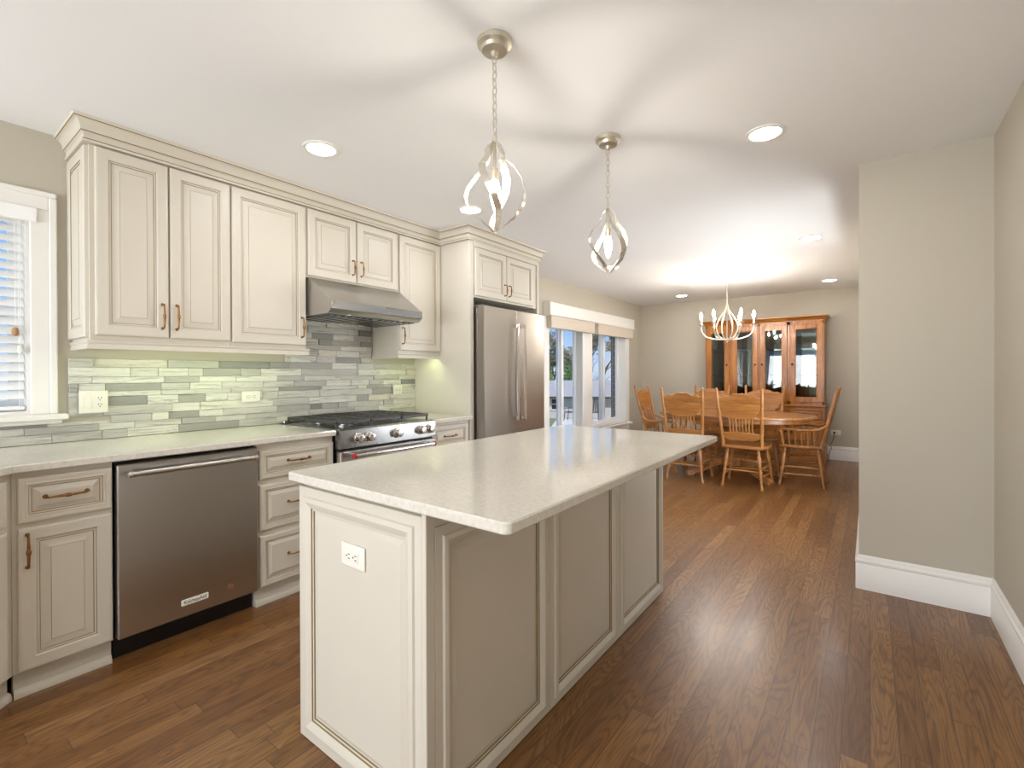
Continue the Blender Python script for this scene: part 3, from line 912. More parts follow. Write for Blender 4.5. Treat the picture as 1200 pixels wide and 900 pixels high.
# ------------------------------------------------------------------ range hood
def hood():
    y0, y1 = 1.684, 2.436
    t = thing('range_hood', 'stainless steel under-cabinet range hood over the gas range', 'range hood', (-3.0, (y0 + y1) / 2, 1.64))
    m = MB(); xb = XL + .024
    # canopy: box back, front slopes, tapered lip corners
    sec = [(xb, 1.64), (-2.715, 1.64), (-2.690, 1.652), (-2.676, 1.668), (-2.676, 1.716), (-2.925, 1.889), (xb, 1.889)]
    m.prism(sec, (0, y0, 0), X_, Z_, Y_, y1 - y0)
    # grey underside panel below paints in the shade of the hollow
    obj('canopy', m, 'stainless_h', t)
    obj('front_lip', MB().prism([(-2.677, 1.667), (-2.6735, 1.667), (-2.6735, 1.717), (-2.677, 1.7185)], (0, y0 - .001, 0), X_, Z_, Y_, y1 - y0 + .002), 'stainless_x', t)
    obj('underside', MB().box(xb + .03, -2.735, y0 + .02, y1 - .02, 1.634, 1.6402, .001), 'trim_gray', t)
    for k in range(2):
        a = y0 + .035 + k * .345; f = MB()
        f.box(xb + .06, xb + .08, a, a + .337, 1.6300, 1.6338)
        for j in range(7):
            y = a + .008 + j * .0535; f.box(xb + .08, -2.745, y, y + .022, 1.6302, 1.632)
        obj('baffle_filter', f, 'polished_steel', t)
        obj('slot_shade', MB().box(xb + .07, -2.75, a, a + .337, 1.631, 1.6338), 'dark_gap', t)  # flush dark sheet, shade between the baffles put in as colour
    for y in (y0 + .16, y1 - .16):
        obj('hood_lamp', MB().lathe([(.016, 0), (.016, -.004), (.011, -.005)], (-2.725, y, 1.6425), Z_, 16), 'white_plastic', t)
hood()

# ------------------------------------------------------------------ island
def island():
    x0, x1, y0, y1 = -1.59, -.95, .875, 2.70
    t = thing('kitchen_island', 'cream panelled kitchen island base in the middle of the floor', 'kitchen island', ((x0 + x1) / 2, (y0 + y1) / 2, 0))
    obj('body', MB().box(x0 + .02, x1 - .02, y0 + .02, y1 - .02, 0, .884), 'cream_paint', t)
    def prof(s):
        pr = [(0, 0), (0, .018), (.002, .020), (.030, .020), (.034, .026), (.048, .0285), (.060, .024), (.070, .017), (.0715, .0125), (.078, .0125), (.0795, .008), (.085, .008), (.099, .0135), (.102, .0135)]
        return [(i * s, d) for i, d in pr], [0, 0, 0, 0, 0, 0, 0, 1, 0, 1, 0, 0, 0, 0]
    p, mi = prof(1.0)
    obj('end_panel', MB().panel((x0, y0 + .02, .002), X_, Z_, -Y_, .625, .866, p, mi), CREAM, t, angle=20)
    obj('corner_post', MB().box(x1 - .017, x1, y0, y0 + .034, 0, .884, .002), 'cream_paint', t)
    p, mi = prof(.9); TOP = .832
    obj('top_rail', MB().box(x1 - .02, x1 - .001, y0 + .03, y1, .835, .884, .002), 'cream_paint', t)
    for (a, b) in ((.910, 1.490), (1.492, 2.090), (2.092, 2.70)):
        obj('side_panel', MB().panel((x1 - .02, a, .002), Y_, Z_, X_, b - a, TOP, p, mi), CREAM, t, angle=20)
    obj('end_panel', MB().panel((x1 - .001, y1 - .02, .002), -X_, Z_, Y_, .638, .866, p, mi), CREAM, t, angle=20)
    for k in range(3):
        a = y0 + .03 + k * .592
        d = raised('door', (x0 + .02, a + .586, .11), -Y_, Z_, -X_, .583, .75, t)
        pull((x0 + .003, a + (.55 if k % 2 == 0 else .04), .72), Z_, -X_, d)
    top = obj('island_countertop', MB().prism(rounded_rect(-1.63, -.653, .85, 2.707, .022), (0, 0, .885), X_, Y_, Z_, .030, ch=.004), 'quartz')
    tag(top, 'long pale speckled quartz slab on the cream kitchen island', 'countertop')
    plate('wall_outlet', 'white horizontal outlet on the near end panel of the kitchen island', 'outlet', (-1.279, y0 + .0048, .69), X_, Z_, -Y_, .118, .072, (('duplex_h', 0),))
def rounded_rect(x0, x1, y0, y1, r, n=5):
    out = []
    for (cx, cy, a0) in ((x1 - r, y1 - r, 0), (x0 + r, y1 - r, 90), (x0 + r, y0 + r, 180), (x1 - r, y0 + r, 270)):
        for k in range(n + 1):
            a = math.radians(a0 + 90 * k / n); out.append((cx + r * math.cos(a), cy + r * math.sin(a)))
    return out
island()

# ------------------------------------------------------------------ pendants
def chain(m, x, y, z0, z1, link=.036, r=.0022, w=.008):
    n = max(2, round((z1 - z0) / (link * .78))); st = (z1 - z0) / n
    for k in range(n):
        zc = z0 + st * (k + .5); a = PI / 2 * (k % 2); L = st * .62
        pts = []
        for j in range(14):
            q = 2 * PI * j / 14; u = w * math.cos(q); v = (L) * math.sin(q)
            pts.append((x + u * math.cos(a), y + u * math.sin(a), zc + v))
        m.tube(pts, r, 6, closed=True)
def pendant(x, y, label, rz):
    t = thing('pendant_light', label, 'pendant light', (x, y, 1.766), 0, 'island pendants')
    obj('canopy', MB().lathe([(.060, H), (.064, H - .006), (.062, H - .02), (.05, H - .028), (.046, H - .04), (.014, H - .044), (.010, H - .06), (.004, H - .064)], (x, y, 0), Z_, 28), 'champagne', t)
    m = MB(); chain(m, x, y, 2.095, H - .058); obj('chain', m, 'champagne', t)
    zt, zb = 2.098, 1.766
    key = [(0, .006), (.06, .026), (.12, .036), (.18, .036), (.25, .052), (.35, .084), (.48, .106), (.58, .110), (.68, .104), (.8, .078), (.9, .044), (.96, .018), (1, .004)]
    def rad(u):
        for (a, ra), (b, rb) in zip(key, key[1:]):
            if a <= u <= b:
                f = (u - a) / (b - a); f = f * f * (3 - 2 * f) * .5 + f * .5; return ra + (rb - ra) * f
        return 0
    for k in range(4):
        vs = []; fs = []; n = 44
        for i in range(n + 1):
            u = i / n; ph = rz + k * PI / 2 + 1.5 * (u - .5)
            r = rad(u); z = zt + (zb - zt) * u
            c, s = math.cos(ph), math.sin(ph)
            wd = .0145 * (.5 + .5 * math.sin(PI * u) ** .7); tw = ph + PI / 2 + .35 * math.sin(2 * PI * u)
            tx, ty = math.cos(tw), math.sin(tw)
            for (a, b) in ((-1, -.0009), (1, -.0009), (1, .0009), (-1, .0009)):
                vs.append((x + c * (r + b) + tx * wd * a, y + s * (r + b) + ty * wd * a, z))
        for i in range(n):
            for j in range(4): fs.append((i * 4 + j, i * 4 + (j + 1) % 4, i * 4 + 4 + (j + 1) % 4, i * 4 + 4 + j))
        fs.append((0, 1, 2, 3)); fs.append(tuple(n * 4 + j for j in range(4)))
        obj('ribbon', MB().add(vs, fs), 'silver_leaf', t, angle=60)
    so = obj('socket', MB().lathe([(.004, 2.09), (.006, 2.06), (.006, 2.0), (.014, 1.995), (.015, 1.958), (.012, 1.952)], (x, y, 0), Z_, 16), 'champagne', t)
    obj('bulb', MB().lathe([(.010, 1.955), (.014, 1.945), (.0185, 1.92), (.0175, 1.895), (.011, 1.865), (.003, 1.845)], (x, y, 0), Z_, 16), 'bulb_glow', t)
pendant(-1.085, 1.342, 'near silver ribbon pendant light hanging over the island front', .35)
pendant(-1.071, 2.245, 'far silver ribbon pendant light hanging over the island end toward the dining room', 1.0)

# ------------------------------------------------------------------ chandelier
def chandelier():
    x, y = -1.39, 6.2
    t = thing('chandelier', 'six-candle silver chandelier over the oak dining table', 'chandelier', (x, y, 1.63))
    obj('canopy', MB().lathe([(.062, H), (.064, H - .008), (.05, H - .02), (.012, H - .032), (.006, H - .05)], (x, y, 0), Z_, 24), 'champagne', t)
    m = MB(); chain(m, x, y, 2.235, H - .045, .03, .0025, .008); obj('chain', m, 'champagne', t)
    obj('stem', MB().lathe([(.004, 2.245), (.012, 2.235), (.012, 2.215), (.007, 2.2), (.007, 2.10), (.012, 2.09), (.012, 2.06), (.004, 2.05)], (x, y, 0), Z_, 14), 'champagne', t)
    obj('center_rod', MB().tube([(x, y, 2.06), (x, y, 1.66)], .006, 8), 'champagne', t)
    obj('hub', MB().lathe([(.006, 1.675), (.026, 1.668), (.03, 1.655), (.024, 1.645), (.012, 1.64), (.012, 1.63), (.004, 1.622)], (x, y, 0), Z_, 18), 'champagne', t)
    for k in range(6):
        a = k * PI / 3 + .23; c, s = math.cos(a), math.sin(a)
        def P(r, z): return (x + c * r, y + s * r, z)
        inner = [(.010, 2.075), (.018, 2.03), (.045, 1.98), (.085, 1.92), (.112, 1.85), (.118, 1.80), (.105, 1.74), (.075, 1.69), (.035, 1.665), (.012, 1.66)]
        outer = [(.020, 1.658), (.09, 1.662), (.16, 1.672), (.225, 1.695), (.268, 1.735), (.288, 1.785), (.292, 1.835)]
        def smooth(pts):
            o = []
            for i in range(len(pts) - 1):
                p0 = Vector(pts[max(i - 1, 0)]); p1 = Vector(pts[i]); p2 = Vector(pts[i + 1]); p3 = Vector(pts[min(i + 2, len(pts) - 1)])
                for j in range(4):
                    u = j / 4; o.append(tuple(.5 * ((2 * p1) + (p2 - p0) * u + (2 * p0 - 5 * p1 + 4 * p2 - p3) * u * u + (3 * p1 - p0 - 3 * p2 + p3) * u ** 3)))
            return o + [pts[-1]]
        ar = obj('arm', MB().tube([P(*q) for q in smooth(inner)], .007, 8).tube([P(*q) for q in smooth(outer)], .007, 8), 'champagne', t)
        px, py, _ = P(.292, 0)
        obj('candle_cup', MB().lathe([(.006, 1.832), (.026, 1.84), (.03, 1.848), (.012, 1.85)], (px, py, 0), Z_, 16), 'champagne', ar)
        obj('candle', MB().lathe([(.0115, 1.849), (.0115, 1.915), (.009, 1.918)], (px, py, 0), Z_, 12), 'white_trim', ar)
        obj('bulb', MB().lathe([(.006, 1.917), (.012, 1.93), (.016, 1.947), (.013, 1.97), (.006, 1.993), (.002, 2.003)], (px, py, 0), Z_, 12), 'candle_glow', ar)
chandelier()

# ------------------------------------------------------------------ dining table
def table():
    cx, cy = -1.34, 6.25
    t = thing('dining_table', 'oval golden oak dining table on a carved pedestal with curved feet', 'table', (cx, cy, 0))
    def oval(a, b, e=2.25, n=56):
        o = []
        for k in range(n):
            q = 2 * PI * k / n; c, s = math.cos(q), math.sin(q)
            o.append((a * abs(c) ** (2 / e) * (1 if c >= 0 else -1), b * abs(s) ** (2 / e) * (1 if s >= 0 else -1)))
        return o
    obj('tabletop', MB().prism(oval(.875, .54), (0, 0, .735), X_, Y_, Z_, .03, ch=.007), 'oak_x', t, local=True)
    obj('apron', MB().prism(oval(.80, .465), (0, 0, .685), X_, Y_, Z_, .05, ch=.004), 'oak_x', t, local=True)
    obj('pedestal', MB().lathe([(.20, .685), (.20, .62), (.10, .575), (.085, .52), (.115, .47), (.135, .40), (.12, .33), (.085, .29), (.12, .27), (.15, .24), (.15, .15), (.11, .13), (.05, .125)], (0, 0, 0), n=28), 'oak', t, local=True)
    for k in range(4):
        a = PI / 4 * .75 + (k // 2) * PI if k % 2 == 0 else -PI / 4 * .75 + (k // 2) * PI
        U = Vector((math.cos(a), math.sin(a), 0)); N = Vector((-math.sin(a), math.cos(a), 0))
        pl = [(.09, .14), (.09, .25), (.17, .235), (.26, .185), (.36, .12), (.46, .085), (.53, .075), (.555, .045), (.545, .0), (.47, .0), (.455, .028), (.36, .055), (.26, .10), (.17, .135)]
        obj('foot', MB().prism(pl, N * -.032, U, Z_, N, .064, ch=.008), 'oak_x', t, local=True)
table()

# ------------------------------------------------------------------ pressed-back chairs
def chair(arms):
    t = thing('dining_chair', '', 'chair', (0, 0, 0), 0, 'oak chairs around the dining table')
    OK = 'oak'
    # seat
    pts = []
    for (x, y) in ((-.205, -.20), (-.1, -.215), (.1, -.215), (.205, -.20), (.232, -.05), (.240, .12), (.225, .195), (.12, .222), (0, .228), (-.12, .222), (-.225, .195), (-.240, .12), (-.232, -.05)): pts.append((x, y))
    obj('seat', MB().prism(pts, (0, 0, .428), X_, Y_, Z_, .034, ch=.009), 'oak_x', t, local=True)
    def turned(a, b, name, prof, n=12, parent=t):
        a, b = Vector(a), Vector(b); L = (b - a).length
        obj(name, MB().lathe([(r, h * L) for r, h in prof], a, b - a, n), OK, parent, local=True)
    LEG = [(.013, 0), (.015, .06), (.019, .12), (.014, .16), (.020, .19), (.0215, .34), (.018, .46), (.013, .52), (.020, .55), (.019, .58), (.015, .64), (.0135, .82), (.0115, .90), (.0175, .93), (.018, .97), (.014, 1)]
    feet = [(-.200, -.212), (.200, -.212), (-.232, .205), (.232, .205)]
    tops = [(-.150, -.150), (.150, -.150), (-.172, .150), (.172, .150)]
    def at(k, z):
        f = 1 - z / .436; return (feet[k][0] + (tops[k][0] - feet[k][0]) * (1 - f), feet[k][1] + (tops[k][1] - feet[k][1]) * (1 - f), z)
    for k in range(4):
        turned((tops[k][0], tops[k][1], .436), (feet[k][0], feet[k][1], 0), 'leg', LEG)
    ST = [(.007, 0), (.008, .1), (.011, .4), (.0125, .5), (.011, .6), (.008, .9), (.007, 1)]
    for z in (.15, .245): turned(at(2, z), at(3, z), 'stretcher', ST)
    for (a, b) in ((0, 2), (1, 3)):
        for z in (.135, .215): turned(at(a, z), at(b, z), 'stretcher', ST)
    turned(at(0, .19), at(1, .19), 'stretcher', ST)
    # back
    al = math.atan(.155 / .645); ca, sa = math.cos(al), math.sin(al)
    O = Vector((0, -.180, .44)); V = Vector((0, -sa, ca)); N = Vector((0, ca, sa))
    def B(u, z, d=0): return O + X_ * u + V * ((z - .44) / ca) + N * d
    PT = [(.017, 0), (.019, .12), (.016, .2), (.019, .24), (.0175, .5), (.019, .55), (.0165, .62), (.0165, .90), (.0125, .925), (.0155, .945), (.016, .975), (.011, .995), (.005, 1)]
    for sg in (-1, 1): turned(B(sg * .192, .44), B(sg * .226, 1.092), 'back_post', PT)
    top = [(-.215, .985), (-.185, .990), (-.165, 1.003), (-.140, 1.008), (-.115, 1.000), (-.095, 1.006), (-.065, 1.026), (-.03, 1.034), (0, 1.030), (.03, 1.034), (.065, 1.026), (.095, 1.006), (.115, 1.000), (.140, 1.008), (.165, 1.003), (.185, .990), (.215, .985)]
    bot = [(.214, .895), (.198, .868), (.178, .825), (.150, .79), (.115, .768), (.06, .76), (0, .758), (-.06, .76), (-.115, .768), (-.150, .79), (-.178, .825), (-.198, .868), (-.214, .895)]
    poly = [(u, (z - .44) / ca) for u, z in top + bot]
    obj('crest_rail', MB().prism(poly, O - N * .010, X_, V, N, .020, ch=.004), 'oak_x', t, local=True)
    low = [(-.19, .600), (-.12, .605), (0, .612), (.12, .605), (.19, .600), (.19, .545), (.15, .535), (.11, .518), (.05, .525), (0, .515), (-.05, .525), (-.11, .518), (-.15, .535), (-.19, .545)]
    obj('lower_rail', MB().prism([(u, (z - .44) / ca) for u, z in low], O - N * .009, X_, V, N, .018, ch=.003), 'oak_x', t, local=True)
    SP = [(.005, 0), (.006, .12), (.009, .2), (.006, .27), (.0075, .5), (.0095, .62), (.006, .72), (.0085, .84), (.006, .92), (.005, 1)]
    for k in range(8):
        u = -.112 + .224 * k / 7; turned(B(u, .598), B(u * 1.02, .772), 'spindle', SP, 8)
    if arms:
        for sg in (-1, 1):
            p = [B(sg * .208, .69), B(sg * .232, .655, .03), Vector((sg * .268, -.14, .638)), Vector((sg * .288, -.02, .636)), Vector((sg * .292, .09, .64)), Vector((sg * .284, .17, .64)), Vector((sg * .270, .205, .622))]
            sm = []
            for i in range(len(p) - 1):
                p0, p1, p2, p3 = p[max(i - 1, 0)], p[i], p[i + 1], p[min(i + 2, len(p) - 1)]
                for j in range(4):
                    q = j / 4; sm.append(.5 * ((2 * p1) + (p2 - p0) * q + (2 * p0 - 5 * p1 + 4 * p2 - p3) * q * q + (3 * p1 - p0 - 3 * p2 + p3) * q ** 3))
            sm.append(p[-1])
            obj('arm', MB().tube(sm, [.019 + .006 * min(1, i / 14) for i in range(len(sm))], 10, flat=.62), 'oak_x', t, local=True)
            turned((sg * .218, .165, .455), (sg * .276, .185, .63), 'arm_support', [(.010, 0), (.013, .1), (.019, .3), (.012, .45), (.018, .6), (.013, .75), (.016, .85), (.010, 1)])
            for k in range(5):
                y = -.125 + .058 * k
                turned((sg * (.214 + .01 * k / 4), y, .457), (sg * (.272 + .014 * min(k, 2) / 2), y + .004, .634), 'arm_spindle', SP, 8)
    return t
side = chair(False)
side.location = (-1.108, 5.822, 0); side.rotation_euler[2] = math.radians(-1.5)
side['label'] = 'oak side chair backing the kitchen, nearer the right end of the table'
dup(side, (-1.735, 5.805, 0), math.radians(4), 'oak side chair backing the kitchen, half hidden by the island countertop corner')
dup(side, (-1.108, 6.68, 0), math.radians(180.5), 'oak side chair across the table, in front of the two middle hutch doors')
dup(side, (-1.79, 6.74, 0), math.radians(179), 'oak side chair across the table, at the left edge of the hutch')
arm = chair(True)
arm.location = (-.605, 6.262, 0); arm.rotation_euler[2] = math.radians(90)
arm['label'] = 'oak armchair at the right end of the table, near the partition wall'
dup(arm, (-2.16, 6.25, 0), math.radians(-90), 'oak armchair at the left end of the table, beside the dining window')

# ------------------------------------------------------------------ china hutch
HUT = ['hutch_oak', 'hutch_oak']
def hutch():
    x0, x1 = -2.075, -.505; yf = 7.86; yb = YF - .008; yl = 7.76
    t = thing('china_hutch', 'orange oak china hutch with four glass doors against the far wall', 'china cabinet', ((x0 + x1) / 2, 8.02, 0))
    # lower buffet
    obj('buffet_body', MB().box(x0 - .01, x1 + .01, yl, yb, .08, .775, .003), 'hutch_oak', t)
    obj('plinth', MB().box(x0 - .02, x1 + .02, yl - .014, yb, 0, .08, .006), 'hutch_oak_x', t)
    obj('buffet_top', MB().box(x0 - .03, x1 + .03, yl - .03, yb, .775, .803, .008), 'hutch_oak_x', t)
    edges = [(-2.055, -1.70), (-1.69, -1.31), (-1.30, -.93), (-.915, -.525)]
    for k, (a, b) in enumerate(edges):
        d = raised('lower_door', (a, yl, .11), X_, Z_, -Y_, b - a, .475, t, 1.0, ['hutch_oak', 'hutch_oak'])
        kx = b - .03 if k % 2 == 0 else a + .03
        obj('knob', MB().lathe([(.006, .015), (.006, .03), (.013, .036), (.013, .042), (.006, .048)], (kx, yl, .42), (0, -1, 0), 14), 'dark_bronze', d)
        dr = raised('drawer', (a, yl, .60), X_, Z_, -Y_, b - a, .155, t, .6, ['hutch_oak_x', 'hutch_oak_x'])
        obj('knob', MB().lathe([(.006, .015), (.006, .03), (.013, .036), (.013, .042), (.006, .048)], ((a + b) / 2, yl, .68), (0, -1, 0), 14), 'dark_bronze', dr)
    # upper display case
    z0, z1 = .803, 1.985
    for (a, b) in ((x0, x0 + .022), (x1 - .022, x1)):
        obj('side_panel', MB().box(a, b, yf, yb, z0, z1, .002), 'hutch_oak', t)
    obj('mirror_back', MB().box(x0 + .02, x1 - .02, yb - .012, yb - .004, z0 + .03, z1 - .03), 'mirror_back', t)
    obj('case_bottom', MB().box(x0 + .022, x1 - .022, yf, yb, z0, z0 + .03, .002), 'hutch_oak_x', t)
    obj('case_top', MB().box(x0 + .022, x1 - .022, yf, yb, z1 - .03, z1, .002), 'hutch_oak_x', t)
    for x in (-1.705, -1.3165, -.935):
        obj('divider', MB().box(x - .014, x + .014, yf, yb - .03, z0 + .03, z1 - .03, .002), 'hutch_oak', t)
    UE = [(-2.055, -1.722), (-1.686, -1.330), (-1.303, -.950), (-.918, -.522)]
    # face frame stiles and rails
    ff = MB()
    for (a, b) in ((x0, -2.045), (-1.728, -1.680), (-1.338, -1.296), (-.958, -.910), (-.53, x1)): ff.box(a, b, yf - .016, yf, z0, z1, .002)
    ff.box(x0, x1, yf - .016, yf, z0, z0 + .045, .002).box(x0, x1, yf - .016, yf, z1 - .05, z1, .002)
    obj('face_frame', ff, 'hutch_oak', t)
    for k, (a, b) in enumerate(UE):
        s = .066; m = MB(); za, zb = z0 + .035, z1 - .045
        yd0, yd1 = yf - .036, yf - .0165
        m.box(a, a + s, yd0, yd1, za, zb, .004).box(b - s, b, yd0, yd1, za, zb, .004).box(a + s, b - s, yd0, yd1, za, za + s, .004).box(a + s, b - s, yd0, yd1, zb - s, zb, .004)
        for (p, q, r, w) in ((a + s, a + s + .008, za + s, zb - s), (b - s - .008, b - s, za + s, zb - s)): m.box(p, q, yd0 + .005, yd1, r, w, .002)
        m.box(a + s, b - s, yd0 + .005, yd1, za + s, za + s + .008, .002).box(a + s, b - s, yd0 + .005, yd1, zb - s - .008, zb - s, .002)
        d = obj('glass_door', m, 'hutch_oak', t)
        obj('door_glass', MB().box(a + s - .004, b - s + .004, yd0 + .009, yd0 + .013, za + s - .004, zb - s + .004), 'cabinet_glass', d)
        kx = b - .033 if k in (0, 1) else a + .033
        obj('knob', MB().lathe([(.006, 0), (.006, .012), (.015, .018), (.015, .026), (.007, .031)], (kx, yd0, 1.375), (0, -1, 0), 14), 'dark_bronze', d)
    for z in (1.21, 1.605):
        for (a, b) in ((x0 + .024, -1.72), (-1.69, -1.332), (-1.301, -.95), (-.92, x1 - .024)):
            obj('glass_shelf', MB().box(a, b, yf + .03, yb - .03, z, z + .009, .001), 'clear_glass', t)
            obj('shelf_edge', MB().box(a, b, yf + .024, yf + .03, z - .002, z + .010, .001), 'dark_bronze', t)
    HP = [(-.02, z1 - .002), (.006, z1 - .002), (.008, z1 + .012), (.018, z1 + .018), (.022, z1 + .03), (.034, z1 + .046), (.05, z1 + .056), (.052, z1 + .072), (-.02, z1 + .072)]
    obj('crown', MB().sweep(HP, [(x0, yb), (x0, yf - .016), (x1, yf - .016), (x1, yb)]).box(x0, x1, yf - .01, yb, z1, z1 + .06), 'hutch_oak_x', t)
hutch()
# outlet with a plugged-in cord on the far wall
plate('wall_outlet', 'white outlet low on the far wall right of the hutch', 'outlet', (-.392, YF - .0005, .392), X_, Z_, -Y_, .12, .075, (('duplex_h', 0),))
cd = MB(); pth = [(-.410, YF - .012, .392), (-.411, YF - .04, .386), (-.412, YF - .043, .33), (-.43, YF - .04, .27), (-.455, YF - .035, .22), (-.44, YF - .034, .17), (-.47, YF - .033, .10), (-.475, YF - .033, .02), (-.475, YF - .05, .006), (-.477, YF - .12, .006)]
cd.tube(pth, .0035, 8)
tcord = thing('power_cord', 'dark power cord hanging from the outlet beside the hutch', 'cord', (-.41, YF - .04, .0))
obj('cord', cd, 'black_enamel', tcord)
obj('plug', MB().box(-.424, -.396, YF - .038, YF - .0102, .379, .405, .004), 'black_enamel', tcord)

# ------------------------------------------------------------------ outdoors
def outdoors():
    vd = Vector((-.487, .873, 0)).normalized(); vr = Vector((vd.y, -vd.x, 0))
    rows = [(-8, -.45), (4, -.45), (12, -.6), (22, -.95), (40, -2.5), (60, -2.9), (120, -3.2)]
    vs = []; fs = []
    for (d, z) in rows:
        for q in (-90, -30, -12, 12, 30, 90): p = vd * d + vr * q; vs.append((p.x, p.y, z))
    for i in range(len(rows) - 1):
        for j in range(5): fs.append((i * 6 + j, i * 6 + j + 1, i * 6 + 7 + j, i * 6 + 6 + j))
    o = obj('ground', MB().add(vs, fs), 'grass'); o['kind'] = 'structure'
    pv = [vd * a + vr * b for a, b in ((15, -.9), (15, 14), (24.5, 14), (24.5, -1.4))]
    def gz(d):
        for (a, za), (b, zb) in zip(rows, rows[1:]):
            if a <= d <= b: return za + (zb - za) * (d - a) / (b - a)
    m = MB(); ds = [15, 18, 22, 26, 32]; q0 = (-1.0, 14)
    for a, b in zip(ds, ds[1:]):
        vv = []
        for (d, q, up) in ((a, q0[0], .03), (a, q0[1], .03), (b, q0[1], .03), (b, q0[0], .03), (a, q0[0], -.05), (a, q0[1], -.05), (b, q0[1], -.05), (b, q0[0], -.05)):
            p = vd * d + vr * q; vv.append((p.x, p.y, gz(d) + up))
        m.add(vv, [(0, 1, 2, 3), (7, 6, 5, 4), (0, 4, 5, 1), (1, 5, 6, 2), (2, 6, 7, 3), (3, 7, 4, 0)])
    o = obj('patio_slab', m, 'concrete'); o['kind'] = 'structure'
    # brick chimney and gray corner board outside the dining window
    tag(obj('chimney', MB().box(-3.78, XL - .162, 8.02, 9.3, -.45, 4.2), 'brick'), 'brick chimney stack outside, at the right edge of the dining window', 'chimney')
    tag(obj('downspout', MB().box(-3.63, -3.46, 7.90, 8.0, -.44, 3.6, .01), 'trim_gray'), 'dark gray downspout beside the brick outside the dining window', 'downspout')
    # neighbour's house
    c = vd * 40; rz = math.atan2(vr.y, vr.x)
    h = thing('house', 'gray sided neighbouring house with a pale shingle roof beyond the yard', 'house', (c.x, c.y, -2.5), rz)
    L = 9.0; e = 1.87; rdg = 3.0
    obj('wall', MB().box(-L, L, 0, 8, -.2, e).prism([(0, e), (8, e), (4, rdg - .1)], (-L, 0, 0), Y_, Z_, X_, 2 * L), 'siding', h, local=True)
    rf = MB()
    for (ya, za, yb, zb) in ((-.45, e - .13, 4, rdg), (8.45, e - .13, 4, rdg)):
        rf.add([(-L - .3, ya, za), (L + .3, ya, za), (L + .3, yb, zb), (-L - .3, yb, zb), (-L - .3, ya, za + .12), (L + .3, ya, za + .12), (L + .3, yb, zb + .12), (-L - .3, yb, zb + .12)], [(0, 1, 2, 3), (4, 5, 6, 7), (0, 4, 5, 1), (1, 5, 6, 2), (2, 6, 7, 3), (3, 7, 4, 0)])
    obj('roof', rf, 'roof_shingle', h, local=True)
    obj('gutter', MB().box(-L - .3, L + .3, -.55, -.45, e - .17, e - .04, .02), 'outdoor_dark', h, local=True)
    for x in (-1.75, 3.6):
        fr = MB(); z0, z1, w = .65, 1.72, .5
        fr.box(x - w, x - w + .1, -.06, .02, z0, z1).box(x + w - .1, x + w, -.06, .02, z0, z1).box(x - w, x + w, -.06, .02, z0, z0 + .1).box(x - w, x + w, -.06, .02, z1 - .1, z1).box(x - w, x + w, -.05, .02, (z0 + z1) / 2 - .04, (z0 + z1) / 2 + .04)
        wn = obj('window', fr, 'vinyl_white', h, local=True)
        obj('pane', MB().box(x - w + .08, x + w - .08, -.02, .0, z0 + .08, z1 - .08), 'outdoor_dark', wn, local=True)
    # patio chairs
    def patio_chair():
        t = thing('patio_chair', 'dark slatted patio chair outside, seen through the left half of the dining window', 'patio chair', (0, 0, 0), 0, 'dark patio chairs')
        for x in (-.3, .3):
            for (ya, yb) in ((.25, .3), (-.25, -.32)):
                obj('leg', MB().tube([(x, ya, .4), (x, yb, 0)], .02, 8), 'outdoor_dark', t, local=True)
            obj('arm', MB().box(x - .03, x + .03, -.3, .3, .58, .61, .008).tube([(x, .25, .4), (x, .25, .59)], .015, 8), 'outdoor_dark', t, local=True)
        m = MB()
        for k in range(6): m.box(-.32, .32, -.25 + k * .09, -.18 + k * .09, .39, .415, .004)
        obj('seat', m, 'outdoor_dark', t, local=True)
        m = MB()
        for k in range(6):
            x = -.29 + k * .105; m.add(*slat(x))
        m.tube([(-.33, -.52, .98), (.33, -.52, .98)], .02, 8)
        obj('backrest', m, 'outdoor_dark', t, local=True)
        return t
    def slat(x):
        a = [(x, -.25, .38), (x + .06, -.25, .38), (x + .06, -.53, 1.0), (x, -.53, 1.0)]
        return a + [(p[0], p[1] - .02, p[2] - .01) for p in a], [(0, 1, 2, 3), (7, 6, 5, 4), (0, 4, 5, 1), (1, 5, 6, 2), (2, 6, 7, 3), (3, 7, 4, 0)]
    pc = patio_chair()
    p = vd * 22 - vr * .25; pc.location = (p.x, p.y, gz(22) + .03); pc.rotation_euler[2] = rz + 1.3
    p = vd * 22.5 + vr * .72; dup(pc, (p.x, p.y, gz(22.5) + .03), rz + 2.9, 'dark slatted patio chair outside, seen through the right half of the dining window')
    # trees behind the neighbour's house
    def tree(loc, hgt, seed, kind, label, spread=.42, leaves=0, leafmat='foliage'):
        rnd = random.Random(seed)
        t = thing(kind, label, 'tree', loc, 0, 'trees beyond the neighbouring house')
        m = MB(); tips = []
        def br(p, d, L, r, lv):
            pts = [p]; q = p.copy(); dd = d.copy()
            for i in range(4):
                dd = (dd + Vector((rnd.uniform(-.18, .18), rnd.uniform(-.18, .18), rnd.uniform(-.02, .12)))).normalized(); q = q + dd * L / 4; pts.append(q.copy())
            m.tube(pts, [r * (1 - .14 * i) for i in range(5)], 5 if lv else 8, cap=False)
            tips.extend(pts[2:])
            if lv < 4:
                for k in range(3 if lv else 5):
                    a = rnd.uniform(0, 2 * PI); s = pts[rnd.choice((2, 3, 4))] if lv else pts[rnd.choice((1, 2, 3, 4))]
                    nd = (dd * .75 + Vector((math.cos(a), math.sin(a), rnd.uniform(0, .5))) * spread * 1.7).normalized()
                    br(s, nd, L * rnd.uniform(.5, .72), r * .5, lv + 1)
        br(Vector((0, 0, 0)), Vector((0, 0, 1)), hgt * .5, hgt * .022, 0)
        obj('trunk', m, 'bark', t, local=True)
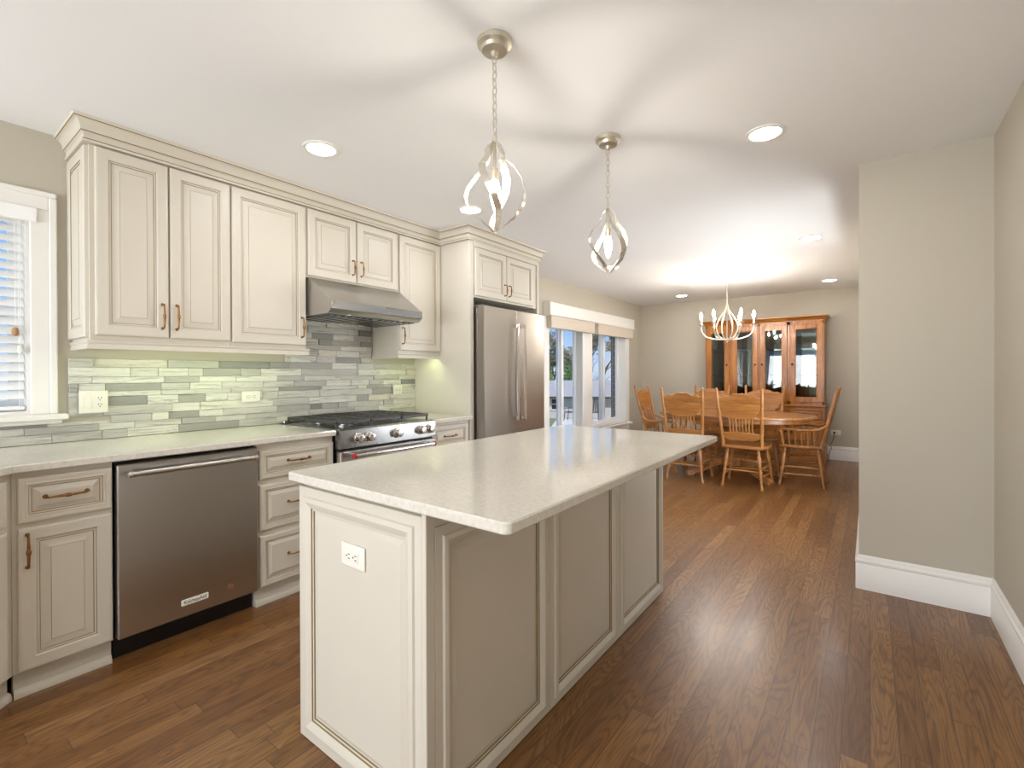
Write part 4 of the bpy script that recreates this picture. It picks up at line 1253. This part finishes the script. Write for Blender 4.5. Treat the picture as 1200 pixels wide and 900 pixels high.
        if leaves:
            f = MB(); vs = []; fs = []
            for k in range(leaves):
                c = rnd.choice(tips) + Vector((rnd.gauss(0, .3), rnd.gauss(0, .3), rnd.gauss(0, .25)))
                n = Vector((rnd.uniform(-1, 1), rnd.uniform(-1, 1), rnd.uniform(-1, 1))).normalized(); u = n.orthogonal().normalized() * rnd.uniform(.10, .24); w = n.cross(u)
                i = len(vs); vs += [c + u, c + w * .6, c - u, c - w * .6]; fs.append((i, i + 1, i + 2, i + 3))
            obj('foliage', f.add(vs, fs), leafmat, t, local=True)
    def conifer(loc, hgt, r, seed, label):
        rnd = random.Random(seed)
        t = thing('evergreen_tree', label, 'tree', loc, 0, 'trees beyond the neighbouring house')
        obj('trunk', MB().lathe([(.16, 0), (.12, hgt * .5), (.03, hgt)], (0, 0, 0), n=8), 'bark', t, local=True)
        vs = []; fs = []
        for k in range(4200):
            z = hgt * (1 - rnd.random() ** .6); rr = r * (1 - z / hgt) ** .8 * rnd.uniform(.35, 1.05) + .05; a = rnd.uniform(0, 2 * PI)
            c = Vector((rr * math.cos(a), rr * math.sin(a), z + .3)); n = Vector((rnd.uniform(-1, 1), rnd.uniform(-1, 1), rnd.uniform(-1, 1))).normalized(); u = n.orthogonal().normalized() * rnd.uniform(.08, .2); w = n.cross(u)
            i = len(vs); vs += [c + u, c + w * .5, c - u, c - w * .5]; fs.append((i, i + 1, i + 2, i + 3))
        obj('foliage', MB().add(vs, fs), 'foliage', t, local=True)
    def P(d, q): p = vd * d + vr * q; return (p.x, p.y, gz(d) - .05)
    conifer(P(50, -3.3), 5.6, 1.5, 1, 'pointed green evergreen tree at the left edge of the dining window view')
    conifer(P(55, -.9), 5.0, 1.7, 2, 'green evergreen tree second from the left edge of the dining window view')
    tree(P(62, .6), 9.2, 5, 'budding_tree', 'gray budding tree in the middle pane of the dining window', .3, 4200, 'foliage_grey')
    tree(P(51, 2.6), 8.4, 8, 'bare_tree', 'dark bare tree seen in the right half of the dining window', .5)
    tree(P(66, 6.4), 9.6, 9, 'budding_tree', 'gray budding tree beside the brick edge of the dining window view', .3, 4200, 'foliage_grey')
    tree(P(78, -4.0), 9.5, 15, 'budding_tree', 'pale budding tree rising behind the evergreens', .3, 3600, 'foliage_grey')
outdoors()
